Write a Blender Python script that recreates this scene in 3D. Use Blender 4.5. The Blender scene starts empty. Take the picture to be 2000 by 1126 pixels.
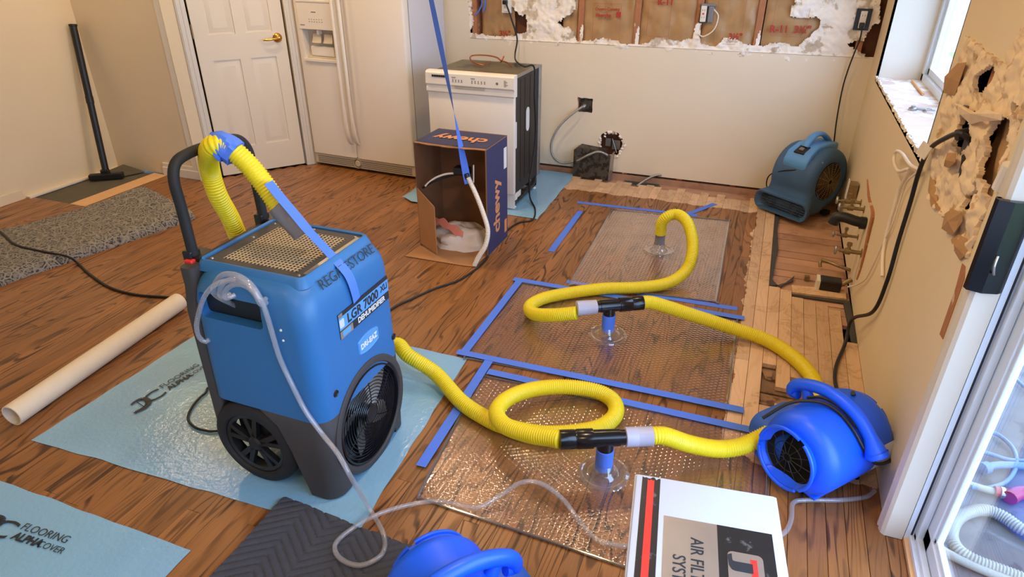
import bpy, bmesh, math, random
from mathutils import Vector, Matrix, noise
from mathutils.geometry import tessellate_polygon
random.seed(7)
PI = math.pi
scene = bpy.context.scene
COL = scene.collection

# ---------------- camera ----------------
F_PX = 1280.5055
YAW, PIT = math.radians(-21.0398), math.radians(28.2262)
CAM = Vector((-0.55552, -4.71069, 1.6))
FWD = Vector((math.sin(YAW)*math.cos(PIT), math.cos(YAW)*math.cos(PIT), -math.sin(PIT)))
RGT = Vector((math.cos(YAW), -math.sin(YAW), 0.0))
UPV = RGT.cross(FWD)
cd = bpy.data.cameras.new('camera')
cam = bpy.data.objects.new('camera', cd)
COL.objects.link(cam)
cd.sensor_width = 36.0
cd.lens = F_PX/2000*36.0
cd.clip_start = 0.05
m3 = Matrix((RGT, UPV, -FWD)).transposed()
cam.matrix_world = Matrix.Translation(CAM) @ m3.to_4x4()
scene.camera = cam

# ---------------- world, lights, exposure ----------------
scene.view_settings.view_transform = 'Standard'
scene.view_settings.look = 'None'
scene.view_settings.gamma = 1
scene.view_settings.use_curve_mapping = False
scene.view_settings.exposure = 0.0
w = bpy.data.worlds.new('sky'); scene.world = w
w.use_nodes = True
bg = w.node_tree.nodes['Background']
bg.inputs['Color'].default_value = (0.46, 0.65, 1.0, 1)
bg.inputs['Strength'].default_value = 9.5

def area(name, loc, rot, size, energy, color, size_y=None, shape='DISK', portal=False):
    l = bpy.data.lights.new(name, 'AREA'); l.shape = shape
    l.size = size
    if size_y: l.size_y = size_y
    l.energy = energy; l.color = color
    o = bpy.data.objects.new(name, l); COL.objects.link(o)
    o.location = loc; o.rotation_euler = rot
    if portal: l.cycles.is_portal = True
    return o
WARM = (1.0, 0.71, 0.42)
for lx, ly, le in ((-1.2, -1.3, 10), (-2.3, -1.3, 15), (-3.5, -1.3, 12), (-4.6, -1.6, 9), (-1.2, -3.2, 17), (-1.0, -5.2, 17), (-2.4, -4.6, 8)):
    area('ceiling_light', (lx, ly, 2.425), (0, 0, 0), 0.17, le, WARM)
area('window_portal', (0.3, -1.16, 1.45), (0, PI/2, 0), 1.2, 1, (1, 1, 1), 1.75, 'RECTANGLE', True)
area('door_portal', (0.16, -3.95, 1.03), (0, PI/2, 0), 2.1, 1, (1, 1, 1), 1.9, 'RECTANGLE', True)

# ---------------- pixel rays (calibrated camera) to world points on known planes ----------------
def ray(x, y): return FWD + RGT*((x-1000)/F_PX) - UPV*((y-563)/F_PX)
def PZ(x, y, z=0.0):
    d = ray(x, y); return CAM + d*((z-CAM.z)/d.z)
def PY(x, y, v=0.0):
    d = ray(x, y); return CAM + d*((v-CAM.y)/d.y)
def PX(x, y, v=0.0):
    d = ray(x, y); return CAM + d*((v-CAM.x)/d.x)
def proj(p):
    d = Vector(p)-CAM; k = d.dot(FWD)
    return (1000+F_PX*d.dot(RGT)/k, 563-F_PX*d.dot(UPV)/k, k)

# ---------------- materials ----------------
def lin(c):
    o = []
    for v in c[:3]:
        v /= 255.0
        o.append(v/12.92 if v <= 0.04045 else ((v+0.055)/1.055)**2.4)
    return (*o, 1.0)
class NT:
    def __init__(s, name):
        s.m = bpy.data.materials.new(name); s.m.use_nodes = True
        s.t = s.m.node_tree; s.b = s.t.nodes['Principled BSDF']; s.out = s.t.nodes['Material Output']
    def n(s, typ, **kw):
        nd = s.t.nodes.new(typ)
        for k, v in kw.items():
            if k.startswith('i_'):
                nd.inputs[k[2:].replace('_', ' ')].default_value = v
            else: setattr(nd, k, v)
        return nd
    def l(s, a, b): s.t.links.new(a, b)
    def math(s, op, a, b=None, c=None):
        nd = s.n('ShaderNodeMath', operation=op)
        for i, v in enumerate((a, b, c)):
            if v is None: continue
            if isinstance(v, (int, float)): nd.inputs[i].default_value = v
            else: s.l(v, nd.inputs[i])
        return nd.outputs[0]
    def ramp(s, fac, stops, interp='LINEAR'):
        nd = s.n('ShaderNodeValToRGB'); nd.color_ramp.interpolation = interp
        e = nd.color_ramp.elements
        while len(e) < len(stops): e.new(0.5)
        for i, (p, c) in enumerate(stops):
            e[i].position = p; e[i].color = c if len(c) == 4 else (*c, 1)
        s.l(fac, nd.inputs[0]); return nd.outputs[0]
    def mix(s, fac, a, b, mode='MIX'):
        nd = s.n('ShaderNodeMix', data_type='RGBA', blend_type=mode)
        for i, v in ((0, fac), (6, a), (7, b)):
            if isinstance(v, (int, float)): nd.inputs[i].default_value = v
            elif isinstance(v, tuple): nd.inputs[i].default_value = v
            else: s.l(v, nd.inputs[i])
        return nd.outputs[2]
    def noise(s, vec, scale, detail=3, rough=0.5, dist=0.0):
        nd = s.n('ShaderNodeTexNoise'); nd.inputs['Scale'].default_value = scale
        nd.inputs['Detail'].default_value = detail; nd.inputs['Roughness'].default_value = rough
        nd.inputs['Distortion'].default_value = dist
        if vec is not None: s.l(vec, nd.inputs['Vector'])
        return nd.outputs['Fac']
    def mapping(s, vec, scale=(1, 1, 1), loc=None, rot=(0, 0, 0)):
        nd = s.n('ShaderNodeMapping'); nd.inputs['Scale'].default_value = scale; nd.inputs['Rotation'].default_value = rot
        s.l(vec, nd.inputs['Vector'])
        if loc is not None:
            if isinstance(loc, tuple): nd.inputs['Location'].default_value = loc
            else: s.l(loc, nd.inputs['Location'])
        return nd.outputs[0]
    def bump(s, h, strength=0.3, dist=0.002):
        nd = s.n('ShaderNodeBump'); nd.inputs['Strength'].default_value = strength; nd.inputs['Distance'].default_value = dist
        s.l(h, nd.inputs['Height']); s.l(nd.outputs[0], s.b.inputs['Normal'])
    def pos(s): return s.n('ShaderNodeNewGeometry').outputs['Position']
    def obj(s): return s.n('ShaderNodeTexCoord').outputs['Object']

def mat(name, c, rough=0.5, metal=0.0, var=0.08, scale=14.0, bump=0.0, bscale=120.0, spec=0.5, coat=0.0, c2=None, thr=None, rv=0.0):
    """plain material with procedural tone variation; c2/thr add patches of a second pigment"""
    s = NT(name); L = lin(c)
    a = tuple(min(1, v*(1+var)) for v in L[:3])+(1,); b = tuple(v*(1-var) for v in L[:3])+(1,)
    p = s.obj(); f = s.noise(p, scale, 4)
    col = s.mix(f, a, b)
    if c2 is not None:
        g = s.ramp(s.noise(p, scale*0.6, 5, 0.6), [(thr-0.02, (0, 0, 0)), (thr+0.03, (1, 1, 1))])
        col = s.mix(g, col, lin(c2))
    if rv:
        hv = s.n('ShaderNodeHueSaturation'); s.l(col, hv.inputs['Color']); s.l(s.math('ADD', s.math('MULTIPLY', s.n('ShaderNodeObjectInfo').outputs['Random'], rv), 1-rv/2), hv.inputs['Value']); col = hv.outputs[0]
    s.l(col, s.b.inputs['Base Color'])
    s.b.inputs['Roughness'].default_value = rough; s.b.inputs['Metallic'].default_value = metal
    s.b.inputs['Specular IOR Level'].default_value = spec
    s.b.inputs['Coat Weight'].default_value = coat
    if bump: s.bump(s.noise(p, bscale, 3), bump)
    return s.m

def wood_floor(name, stained):
    s = NT(name)
    info = s.n('ShaderNodeObjectInfo').outputs['Random']
    at = s.n('ShaderNodeAttribute'); at.attribute_name = 'rnd'
    r = s.math('ADD', info, at.outputs['Fac'])
    off = s.n('ShaderNodeCombineXYZ'); s.l(s.math('MULTIPLY', r, 37.0), off.inputs[0]); s.l(s.math('MULTIPLY', r, 91.0), off.inputs[1]); s.l(s.math('MULTIPLY', r, 13.0), off.inputs[2])
    P = s.pos()
    v = s.mapping(P, (1.0, 0.13, 1.0), off.outputs[0])
    h = s.noise(v, 7.0, 2.2, 0.45, 0.35)
    rings = s.math('SINE', s.math('MULTIPLY', h, 105.0))
    lines = s.ramp(rings, [(0.30, (0, 0, 0)), (0.95, (1, 1, 1))])
    # ring lines vanish in patches
    v2 = s.mapping(P, (1.0, 0.25, 1.0), off.outputs[0])
    patch = s.ramp(s.noise(v2, 11.0, 3), [(0.38, (0.15,)*3), (0.62, (1, 1, 1))])
    pores = s.ramp(s.noise(s.mapping(P, (420, 9, 1), off.outputs[0]), 1.0, 2), [(0.45, (0, 0, 0)), (0.7, (1, 1, 1))])
    tone = s.noise(s.mapping(P, (2.5, 0.5, 1), off.outputs[0]), 4.0, 3)
    base = s.mix(tone, lin((168, 112, 62)), lin((124, 81, 44)))
    hv = s.n('ShaderNodeHueSaturation'); s.l(base, hv.inputs['Color'])
    s.l(s.math('ADD', s.math('MULTIPLY', r, 0.30), 0.84), hv.inputs['Value'])
    st = s.mix(s.math('MULTIPLY', s.math('MULTIPLY', lines, patch), 0.9), hv.outputs[0], lin((56, 32, 16)))
    st = s.mix(s.math('MULTIPLY', pores, 0.22), st, lin((70, 38, 18)))
    # bare wood: pale maple / oak with faint grain and water stains
    bb = s.mix(tone, lin((226, 190, 150)), lin((200, 160, 120)))
    hv2 = s.n('ShaderNodeHueSaturation'); s.l(bb, hv2.inputs['Color'])
    s.l(s.math('ADD', s.math('MULTIPLY', r, 0.34), 0.80), hv2.inputs['Value'])
    bb = s.mix(s.math('MULTIPLY', lines, 0.10), hv2.outputs[0], lin((150, 100, 62)))
    bb = s.mix(s.math('MULTIPLY', pores, 0.10), bb, lin((140, 100, 62)))
    sn = s.noise(P, 5.0, 5, 0.65, 0.8)
    edge = s.ramp(sn, [(0.53, (0, 0, 0)), (0.565, (1, 1, 1)), (0.60, (0.15,)*3), (0.75, (0.6,)*3)])
    bb = s.mix(s.math('MULTIPLY', edge, 0.38), bb, lin((150, 106, 70)))
    # where the finish is: x < -0.51 and y < -0.35, and again close to the door; ragged edge
    sp = s.n('ShaderNodeSeparateXYZ'); s.l(P, sp.inputs[0])
    nz = s.math('MULTIPLY', s.math('SUBTRACT', s.noise(P, 9.0, 4, 0.6), 0.5), 0.16)
    nz2 = s.math('MULTIPLY', s.math('SUBTRACT', s.noise(P, 90.0, 2), 0.5), 0.02)
    nn = s.math('ADD', nz, nz2)
    xx = s.math('ADD', sp.outputs[0], s.math('MULTIPLY', nn, 0.55))
    yy = s.math('ADD', sp.outputs[1], s.math('MULTIPLY', nn, 0.8))
    # back edge: y = -0.405 at x=-1.74 to -0.185 at x=-0.54
    yb = s.math('ADD', s.math('MULTIPLY', sp.outputs[0], 0.0), -0.37)
    A = s.math('MULTIPLY', s.math('LESS_THAN', xx, -0.505), s.math('LESS_THAN', yy, yb))
    Bm = s.math('LESS_THAN', sp.outputs[0], -1.86)
    Cm = s.math('LESS_THAN', yy, -2.79)
    mask = s.math('MAXIMUM', A, s.math('MAXIMUM', Bm, Cm))
    if stained is False: mask = s.math('MULTIPLY', mask, 0.0)
    col = s.mix(mask, bb, st)
    s.l(col, s.b.inputs['Base Color'])
    rr = s.math('ADD', s.math('MULTIPLY', mask, -0.30), 0.62)
    s.l(s.math('ADD', rr, s.math('MULTIPLY', lines, 0.10)), s.b.inputs['Roughness'])
    s.b.inputs['Specular IOR Level'].default_value = 0.42
    s.bump(s.math('ADD', s.math('MULTIPLY', lines, -0.5), s.math('MULTIPLY', pores, -0.3)), 0.25, 0.0006)
    return s.m

M = {}
M['floor'] = wood_floor('finished_oak', True)
M['barewood'] = wood_floor('bare_oak', False)
M['subfloor'] = mat('subfloor_pine', (188, 144, 114), 0.75, var=0.3, scale=9, bump=0.3, c2=(172, 128, 102), thr=0.60, rv=0.28)
M['sub_dark'] = mat('weathered_subfloor', (140, 106, 76), 0.85, var=0.4, scale=11, bump=0.4, c2=(88, 62, 42), thr=0.55, rv=0.4)
M['felt'] = mat('black_felt_paper', (70, 66, 62), 0.9, var=0.25, bump=0.3)
M['wall'] = mat('cream_paint', (226, 206, 168), 0.62, var=0.035, scale=3, bump=0.06, bscale=220)
M['wall_b'] = mat('cream_paint_scuffed_daylit', (230, 216, 190), 0.6, var=0.05, scale=2.5, bump=0.08, bscale=200, c2=(222, 208, 182), thr=0.80)  # paler than cream_paint: daylight on the back wall put into the colour
M['white_paint'] = mat('white_trim_paint', (216, 207, 190), 0.4, var=0.02)
M['door_paint'] = mat('door_paint', (226, 212, 186), 0.42, var=0.02, scale=5)
M['ceiling'] = mat('ceiling_paint', (236, 228, 212), 0.8, var=0.02)
M['plaster'] = mat('torn_plaster', (240, 230, 214), 0.9, var=0.10, scale=15, bump=1.0, bscale=60, c2=(196, 178, 152), thr=0.57)
M['plaster_r'] = mat('torn_drywall_paper', (230, 204, 166), 0.9, var=0.16, scale=22, bump=1.0, bscale=70, c2=(196, 158, 114), thr=0.62)
M['papertear'] = mat('brown_drywall_paper', (176, 134, 88), 0.85, var=0.12, scale=20, bump=0.3)
M['kraft'] = mat('kraft_facing', (172, 134, 88), 0.5, var=0.22, scale=9, bump=1.0, bscale=24)
M['stud'] = mat('fir_stud', (168, 110, 72), 0.7, var=0.22, scale=30, bump=0.2, c2=(206, 178, 144), thr=0.62)
M['sheathing'] = mat('old_sheathing', (126, 78, 52), 0.8, var=0.3, scale=12, bump=0.3)
M['cavity'] = mat('painted_cavity_shade', (26, 22, 18), 0.95, var=0.3)  # near-black stands in for the shade inside recesses and below the boards
M['redprint'] = mat('red_print', (170, 52, 36), 0.6, var=0.15)
M['appliance'] = mat('appliance_enamel', (232, 222, 206), 0.33, var=0.02, scale=4)
M['appl_side'] = mat('appliance_side', (206, 204, 206), 0.45, var=0.02, scale=4, bump=0.08, bscale=400)
M['appl_trim'] = mat('appliance_trim', (198, 184, 160), 0.4, var=0.04)
M['greyseal'] = mat('grey_seal', (120, 112, 100), 0.6)
M['blackmet'] = mat('black_bitumen_panel', (42, 38, 34), 0.55, var=0.3, scale=10)
M['topfoil'] = mat('dusty_foil_blanket', (96, 90, 70), 0.42, var=0.4, scale=14, bump=0.6, bscale=25, c2=(60, 56, 44), thr=0.55)
M['steel'] = mat('galvanised_steel', (170, 168, 162), 0.38, metal=0.85, var=0.15, scale=25)
M['steel_d'] = mat('dark_galvanised_sheet', (86, 80, 70), 0.5, metal=0.5, var=0.5, scale=40, c2=(52, 46, 38), thr=0.52)
M['brass'] = mat('polished_brass', (214, 168, 84), 0.22, metal=1.0, var=0.05)
M['brass_o'] = mat('tarnished_brass', (150, 130, 92), 0.45, metal=0.7, var=0.4, scale=60)
M['copper'] = mat('copper_pipe', (168, 96, 62), 0.4, metal=0.8, var=0.25)
M['black'] = mat('black_plastic', (22, 22, 22), 0.42, var=0.15)
M['blackgloss'] = mat('gloss_black_plastic', (16, 17, 20), 0.22, var=0.1)
M['rubber'] = mat('black_rubber', (26, 24, 22), 0.7, var=0.2)
M['cord'] = mat('black_cord_jacket', (18, 17, 17), 0.5, var=0.1)
M['whitewire'] = mat('white_cable_jacket', (232, 218, 196), 0.5, var=0.05)
M['outlet'] = mat('ivory_outlet_plastic', (228, 220, 202), 0.4, var=0.03)
M['yellow'] = mat('yellow_hose_vinyl', (228, 206, 22), 0.42, var=0.04, scale=6)
M['greycuff'] = mat('grey_cuff_vinyl', (122, 120, 124), 0.4, var=0.05)
M['lightcuff'] = mat('pale_grey_cuff', (178, 176, 192), 0.38, var=0.04)
M['tape'] = mat('blue_masking_tape', (78, 122, 222), 0.7, var=0.05, scale=40, bump=0.25, bscale=350)
M['cover'] = mat('blue_floor_film', (132, 178, 206), 0.17, var=0.04, scale=5, bump=1.0, bscale=60, spec=0.7)
M['print'] = mat('black_print', (34, 40, 46), 0.5, var=0.1)
M['card'] = mat('cardboard', (176, 124, 76), 0.8, var=0.08, scale=12, bump=0.15)
M['card_d'] = mat('cardboard_inner', (120, 78, 46), 0.85, var=0.1)
M['navy'] = mat('navy_printed_card', (48, 52, 88), 0.6, var=0.14, scale=20)
M['orange'] = mat('orange_print', (212, 142, 92), 0.6, var=0.05)
M['whitepr'] = mat('white_print', (228, 224, 214), 0.55, var=0.04)
M['bag'] = mat('pale_plastic_bag', (226, 206, 186), 0.45, var=0.12, scale=20)
M['bagred'] = mat('pink_red_print', (224, 132, 108), 0.5, var=0.15)
M['tubecard'] = mat('pale_cardboard_tube', (222, 204, 176), 0.75, var=0.06, scale=30, bump=0.15)
M['dblue'] = mat('steel_blue_plastic', (44, 106, 160), 0.44, var=0.06, scale=5, bump=0.10, bscale=300)
M['dgrey'] = mat('charcoal_plastic', (62, 58, 56), 0.6, var=0.08, bump=0.2, bscale=300)
M['oldblue'] = mat('dusty_blue_plastic', (58, 92, 128), 0.6, var=0.22, scale=6, bump=0.15, bscale=260, c2=(92, 100, 108), thr=0.64)
M['oldblue_l'] = mat('blue_switch_housing', (88, 150, 208), 0.5, var=0.12, scale=10)
M['rblue'] = mat('bright_blue_plastic', (20, 92, 238), 0.40, var=0.04, scale=4, bump=0.06, bscale=300)
M['rblue_d'] = mat('blue_snout_plastic', (40, 96, 196), 0.5, var=0.06, scale=6)
M['labelw'] = mat('silver_rating_label', (204, 206, 206), 0.4, var=0.06, scale=60, c2=(150, 152, 154), thr=0.62)
M['boxwhite'] = mat('white_powder_coat', (196, 204, 220), 0.45, var=0.025, scale=8)
M['boxblack'] = mat('scuffed_black_band', (34, 33, 33), 0.35, var=0.2, scale=40, c2=(92, 90, 88), thr=0.66)
M['red'] = mat('red_band', (226, 52, 44), 0.42, var=0.04)
M['brushed'] = mat('brushed_aluminium_label', (196, 186, 176), 0.34, metal=0.8, var=0.12, scale=12)
M['blanket'] = mat('quilted_grey_blanket', (62, 64, 72), 0.85, var=0.14, scale=50, bump=0.5, bscale=300)
M['gridgold'] = mat('dusty_filter_media', (186, 164, 128), 0.6, var=0.1)
M['concrete'] = mat('patio_concrete', (92, 90, 90), 0.9, var=0.3, scale=16, bump=0.6, bscale=80, c2=(66, 66, 68), thr=0.58)
M['grass'] = mat('mossy_lawn', (118, 138, 60), 0.95, var=0.4, scale=30, bump=0.9, bscale=60)
M['alu'] = mat('white_vinyl_frame', (214, 226, 238), 0.35, var=0.03)
M['gasket'] = mat('dark_gasket', (24, 24, 40), 0.5)
M['sill'] = mat('raw_gypsum_sill', (214, 190, 172), 0.85, var=0.14, scale=12, bump=0.5, c2=(236, 232, 226), thr=0.50)
M['bluehose'] = mat('pale_blue_garden_hose', (84, 112, 150), 0.45, var=0.05)
M['whitehose'] = mat('cream_corrugated_hose', (150, 148, 134), 0.5, var=0.05)
M['redvalve'] = mat('red_pvc_fitting', (150, 30, 40), 0.4, var=0.08)
M['weatherwood'] = mat('bare_wood_strip', (222, 176, 126), 0.6, var=0.1, scale=20)
M['greystrip'] = mat('grey_underlay', (92, 86, 70), 0.85, var=0.2, scale=14, bump=0.4)

def rug_mat():
    s = NT('patterned_rug'); p = s.obj()
    v = s.n('ShaderNodeTexVoronoi'); v.inputs['Scale'].default_value = 22; v.feature = 'DISTANCE_TO_EDGE'; s.l(s.mapping(p, (1, 1, 1)), v.inputs['Vector'])
    a = s.ramp(v.outputs['Distance'], [(0.03, (1, 1, 1)), (0.10, (0, 0, 0)), (0.22, (0, 0, 0)), (0.28, (1, 1, 1)), (0.36, (0, 0, 0))])
    n = s.ramp(s.noise(p, 60, 3, 0.6, 1.5), [(0.47, (0, 0, 0)), (0.52, (1, 1, 1))])
    f = s.math('MAXIMUM', a, s.math('MULTIPLY', n, 0.75))
    c = s.mix(f, lin((56, 56, 60)), lin((150, 142, 128)))
    s.l(c, s.b.inputs['Base Color']); s.b.inputs['Roughness'].default_value = 0.95
    s.bump(s.noise(p, 400, 2), 0.6, 0.003)
    return s.m
M['rug'] = rug_mat()

def clear(name, tint=(0.96, 0.97, 0.98), rough=0.08, ior=1.5, boost=1.0, haze=0.0):
    """thin clear plastic / glass: see-through with fresnel reflections"""
    s = NT(name); s.t.nodes.remove(s.b)
    tr = s.n('ShaderNodeBsdfTransparent'); tr.inputs[0].default_value = (*tint, 1)
    gl = s.n('ShaderNodeBsdfGlossy'); gl.inputs['Roughness'].default_value = rough; gl.inputs['Color'].default_value = (1, 1, 1, 1)
    lw = s.n('ShaderNodeLayerWeight'); lw.inputs[0].default_value = 0.5
    frs = s.math('ADD', s.math('MULTIPLY', s.math('POWER', lw.outputs['Facing'], 4.0), 0.9), ((ior-1)/(ior+1))**2)
    n = s.noise(s.obj(), 9, 2)
    k = s.math('MULTIPLY', s.math('MULTIPLY', frs, boost), s.math('ADD', s.math('MULTIPLY', n, 0.5), 0.75))
    mx = s.n('ShaderNodeMixShader'); s.l(k, mx.inputs[0]); s.l(tr.outputs[0], mx.inputs[1]); s.l(gl.outputs[0], mx.inputs[2])
    last = mx.outputs[0]
    if haze:
        df = s.n('ShaderNodeBsdfDiffuse'); df.inputs[0].default_value = (0.75, 0.72, 0.72, 1)
        m2 = s.n('ShaderNodeMixShader'); m2.inputs[0].default_value = haze
        s.l(last, m2.inputs[1]); s.l(df.outputs[0], m2.inputs[2]); last = m2.outputs[0]
    s.l(last, s.out.inputs['Surface'])
    return s.m
M['glass'] = clear('window_glass', (0.97, 0.985, 1.0), 0.01, 1.45)
M['mat'] = clear('clear_dimpled_vinyl', (0.98, 0.965, 0.96), 0.065, 1.5, 2.6, 0.025)
M['matrim'] = clear('clear_vinyl_rim', (0.45, 0.42, 0.42), 0.12, 1.5, 2.2, 0.10)
M['dome'] = clear('clear_port_plastic', (0.92, 0.92, 0.93), 0.06, 1.5, 2.4, 0.06)
M['ctube'] = clear('clear_vinyl_tube', (0.88, 0.87, 0.88), 0.12, 1.5, 1.4, 0.18)

# ---------------- mesh building ----------------
def T(o, label=None, cat=None, group=None, kind=None):
    if label: o['label'] = label
    if cat: o['category'] = cat
    if group: o['group'] = group
    if kind: o['kind'] = kind
    return o
WM = {}
def root(name, label, cat, loc=(0, 0, 0), heading=0.0, group=None):
    o = bpy.data.objects.new(name, None); COL.objects.link(o)
    o.empty_display_size = 0.1
    o.matrix_world = Matrix.Translation(loc) @ Matrix.Rotation(heading, 4, 'Z')
    WM[o.name] = o.matrix_world.copy()
    T(o, label, cat, group)
    return o
def wm(o):
    if o is None: return Matrix.Identity(4)
    return WM.get(o.name, Matrix.Identity(4))
class B:
    """collects geometry; build() links it as one mesh object"""
    def __init__(s): s.v = []; s.f = []; s.mi = []; s.cur = 0
    def add(s, vs, fs, M4=None):
        o = len(s.v)
        s.v += [(M4 @ Vector(q)) if M4 is not None else Vector(q) for q in vs]
        s.f += [[i+o for i in f] for f in fs]; s.mi += [s.cur]*len(fs); return s
    def box(s, c, d, M4=None, ch=0.0):
        x, y, z = d[0]/2, d[1]/2, d[2]/2; C = Vector(c)
        if ch:
            bm = bmesh.new(); bmesh.ops.create_cube(bm, size=1)
            bmesh.ops.scale(bm, vec=d, verts=bm.verts)
            bmesh.ops.bevel(bm, geom=bm.edges[:], offset=ch, segments=2, affect='EDGES', profile=0.5)
            bmesh.ops.translate(bm, vec=C, verts=bm.verts)
            bm.verts.ensure_lookup_table()
            s.add([v.co.copy() for v in bm.verts], [[v.index for v in f.verts] for f in bm.faces], M4); bm.free(); return s
        vs = [C+Vector((a*x, b*y, e*z)) for e in (-1, 1) for a, b in ((-1, -1), (1, -1), (1, 1), (-1, 1))]
        return s.add(vs, [[3, 2, 1, 0], [4, 5, 6, 7], [0, 1, 5, 4], [1, 2, 6, 5], [2, 3, 7, 6], [3, 0, 4, 7]], M4)
    def b2(s, lo, hi, M4=None, ch=0.0):
        return s.box([(a+b)/2 for a, b in zip(lo, hi)], [abs(b-a) for a, b in zip(lo, hi)], M4, ch)
    def loft(s, rings, cap=True, closed=True, M4=None):
        n = len(rings[0]); vs = [p for r in rings for p in r]; fs = []
        for k in range(len(rings)-1):
            for i in range(n if closed else n-1):
                j = (i+1) % n
                fs.append([k*n+i, k*n+j, (k+1)*n+j, (k+1)*n+i])
        if cap: fs.append(list(range(n))[::-1]); fs.append([(len(rings)-1)*n+i for i in range(n)])
        return s.add(vs, fs, M4)
    def lathe(s, prof, c=(0, 0, 0), axis=(0, 0, 1), n=24, cap=False, M4=None):
        q = Vector((0, 0, 1)).rotation_difference(Vector(axis).normalized())
        rings = [[Vector(c)+q @ Vector((r*math.cos(2*PI*i/n), r*math.sin(2*PI*i/n), h)) for i in range(n)] for r, h in prof]
        return s.loft(rings, cap, True, M4)
    def cyl(s, a, b, r, n=16, M4=None):
        a, b = Vector(a), Vector(b); return s.lathe([(r, 0), (r, (b-a).length)], a, b-a, n, True, M4)
    def tube(s, pts, r, n=10, cap=True, M4=None, flat=1.0):
        """pts dense path; r number or list"""
        P = [Vector(p) for p in pts]; R = r if isinstance(r, (list, tuple)) else [r]*len(P)
        t0 = (P[1]-P[0]).normalized(); up = Vector((0, 0, 1)) if abs(t0.z) < 0.9 else Vector((1, 0, 0))
        u = t0.cross(up).normalized(); rings = []
        for i, p in enumerate(P):
            t = (P[min(i+1, len(P)-1)]-P[max(i-1, 0)])
            t = t.normalized() if t.length > 1e-9 else t0
            u = (u-t*u.dot(t)); u = u.normalized() if u.length > 1e-6 else t.orthogonal().normalized()
            v = t.cross(u)
            rings.append([p+(u*math.cos(2*PI*k/n)+v*math.sin(2*PI*k/n)*flat)*R[i] for k in range(n)])
        return s.loft(rings, cap, True, M4)
    def prism(s, poly, ex, M4=None):
        """poly: list of 3D points (planar); ex: extrusion vector; concave allowed"""
        poly = [Vector(p) for p in poly]; n = len(poly); E = Vector(ex)
        tris = tessellate_polygon([poly])
        vs = poly+[p+E for p in poly]
        fs = [list(t) for t in tris]+[[a+n for a in reversed(t)] for t in tris]+[[i, i+n, (i+1) % n+n, (i+1) % n] for i in range(n)]
        s.add(vs, fs, M4); s.fix = True; return s
    def build(s, name, m, parent=None, smooth=False, local=False, angle=None, normals=True):
        me = bpy.data.meshes.new(name)
        W = wm(parent)
        vs = s.v
        if parent is not None and not local:
            I = W.inverted(); vs = [I @ v for v in vs]
        loc = None
        if parent is None and vs:
            xs = [v.x for v in vs]; ys = [v.y for v in vs]; zs = [v.z for v in vs]
            loc = Vector(((min(xs)+max(xs))/2, (min(ys)+max(ys))/2, min(zs)))
            vs = [v-loc for v in vs]
        me.from_pydata([tuple(v) for v in vs], [], s.f)
        for x in (m if isinstance(m, (list, tuple)) else [m]): me.materials.append(M[x] if isinstance(x, str) else x)
        if any(s.mi):
            for p, k in zip(me.polygons, s.mi): p.material_index = k
        if normals and len(s.f) < 60000:
            bm = bmesh.new(); bm.from_mesh(me); bmesh.ops.recalc_face_normals(bm, faces=bm.faces[:]); bm.to_mesh(me); bm.free()
        o = bpy.data.objects.new(name, me); COL.objects.link(o)
        if loc is not None: o.location = loc; WM[o.name] = Matrix.Translation(loc)
        if parent is not None:
            o.parent = parent; WM[o.name] = W
        if smooth or angle:
            me.shade_smooth()
            if angle is None: angle = 40
            me.set_sharp_from_angle(angle=math.radians(angle))
        return o
def boolean(o, cutter_builders):
    for cb in cutter_builders:
        c = cb.build('cutter', 'black'); c.matrix_world = Matrix.Translation(c.location)
        md = o.modifiers.new('b', 'BOOLEAN'); md.operation = 'DIFFERENCE'; md.solver = 'EXACT'; md.object = c
        bpy.context.view_layer.update()
        dg = bpy.context.evaluated_depsgraph_get()
        me = bpy.data.meshes.new_from_object(o.evaluated_get(dg))
        o.modifiers.clear(); o.data = me
        bpy.data.objects.remove(c)
def spline(pts, step=0.02):
    """Catmull-Rom through pts, resampled evenly"""
    P = [Vector(p) for p in pts]; P = [P[0]*2-P[1]]+P+[P[-1]*2-P[-2]]
    raw = []
    for i in range(1, len(P)-2):
        a, b, c, d = P[i-1:i+3]
        for k in range(16):
            t = k/16; raw.append(0.5*((2*b)+(c-a)*t+(2*a-5*b+4*c-d)*t*t+(3*b-a-3*c+d)*t*t*t))
    raw.append(P[-2])
    out = [raw[0]]; acc = 0.0
    for i in range(1, len(raw)):
        seg = (raw[i]-raw[i-1]).length
        while acc+seg >= step and seg > 1e-9:
            f = (step-acc)/seg; q = raw[i-1].lerp(raw[i], f) if False else raw[i-1]+(raw[i]-raw[i-1])*f
            out.append(q); raw[i-1] = q; seg = (raw[i]-q).length; acc = 0.0
        acc += seg
    if (out[-1]-raw[-1]).length > step*0.2: out.append(raw[-1])
    return out
def inside(x, y, poly):
    c = False; n = len(poly); j = n-1
    for i in range(n):
        xi, yi = poly[i]; xj, yj = poly[j]
        if (yi > y) != (yj > y) and x < (xj-xi)*(y-yi)/(yj-yi)+xi: c = not c
        j = i
    return c
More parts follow.
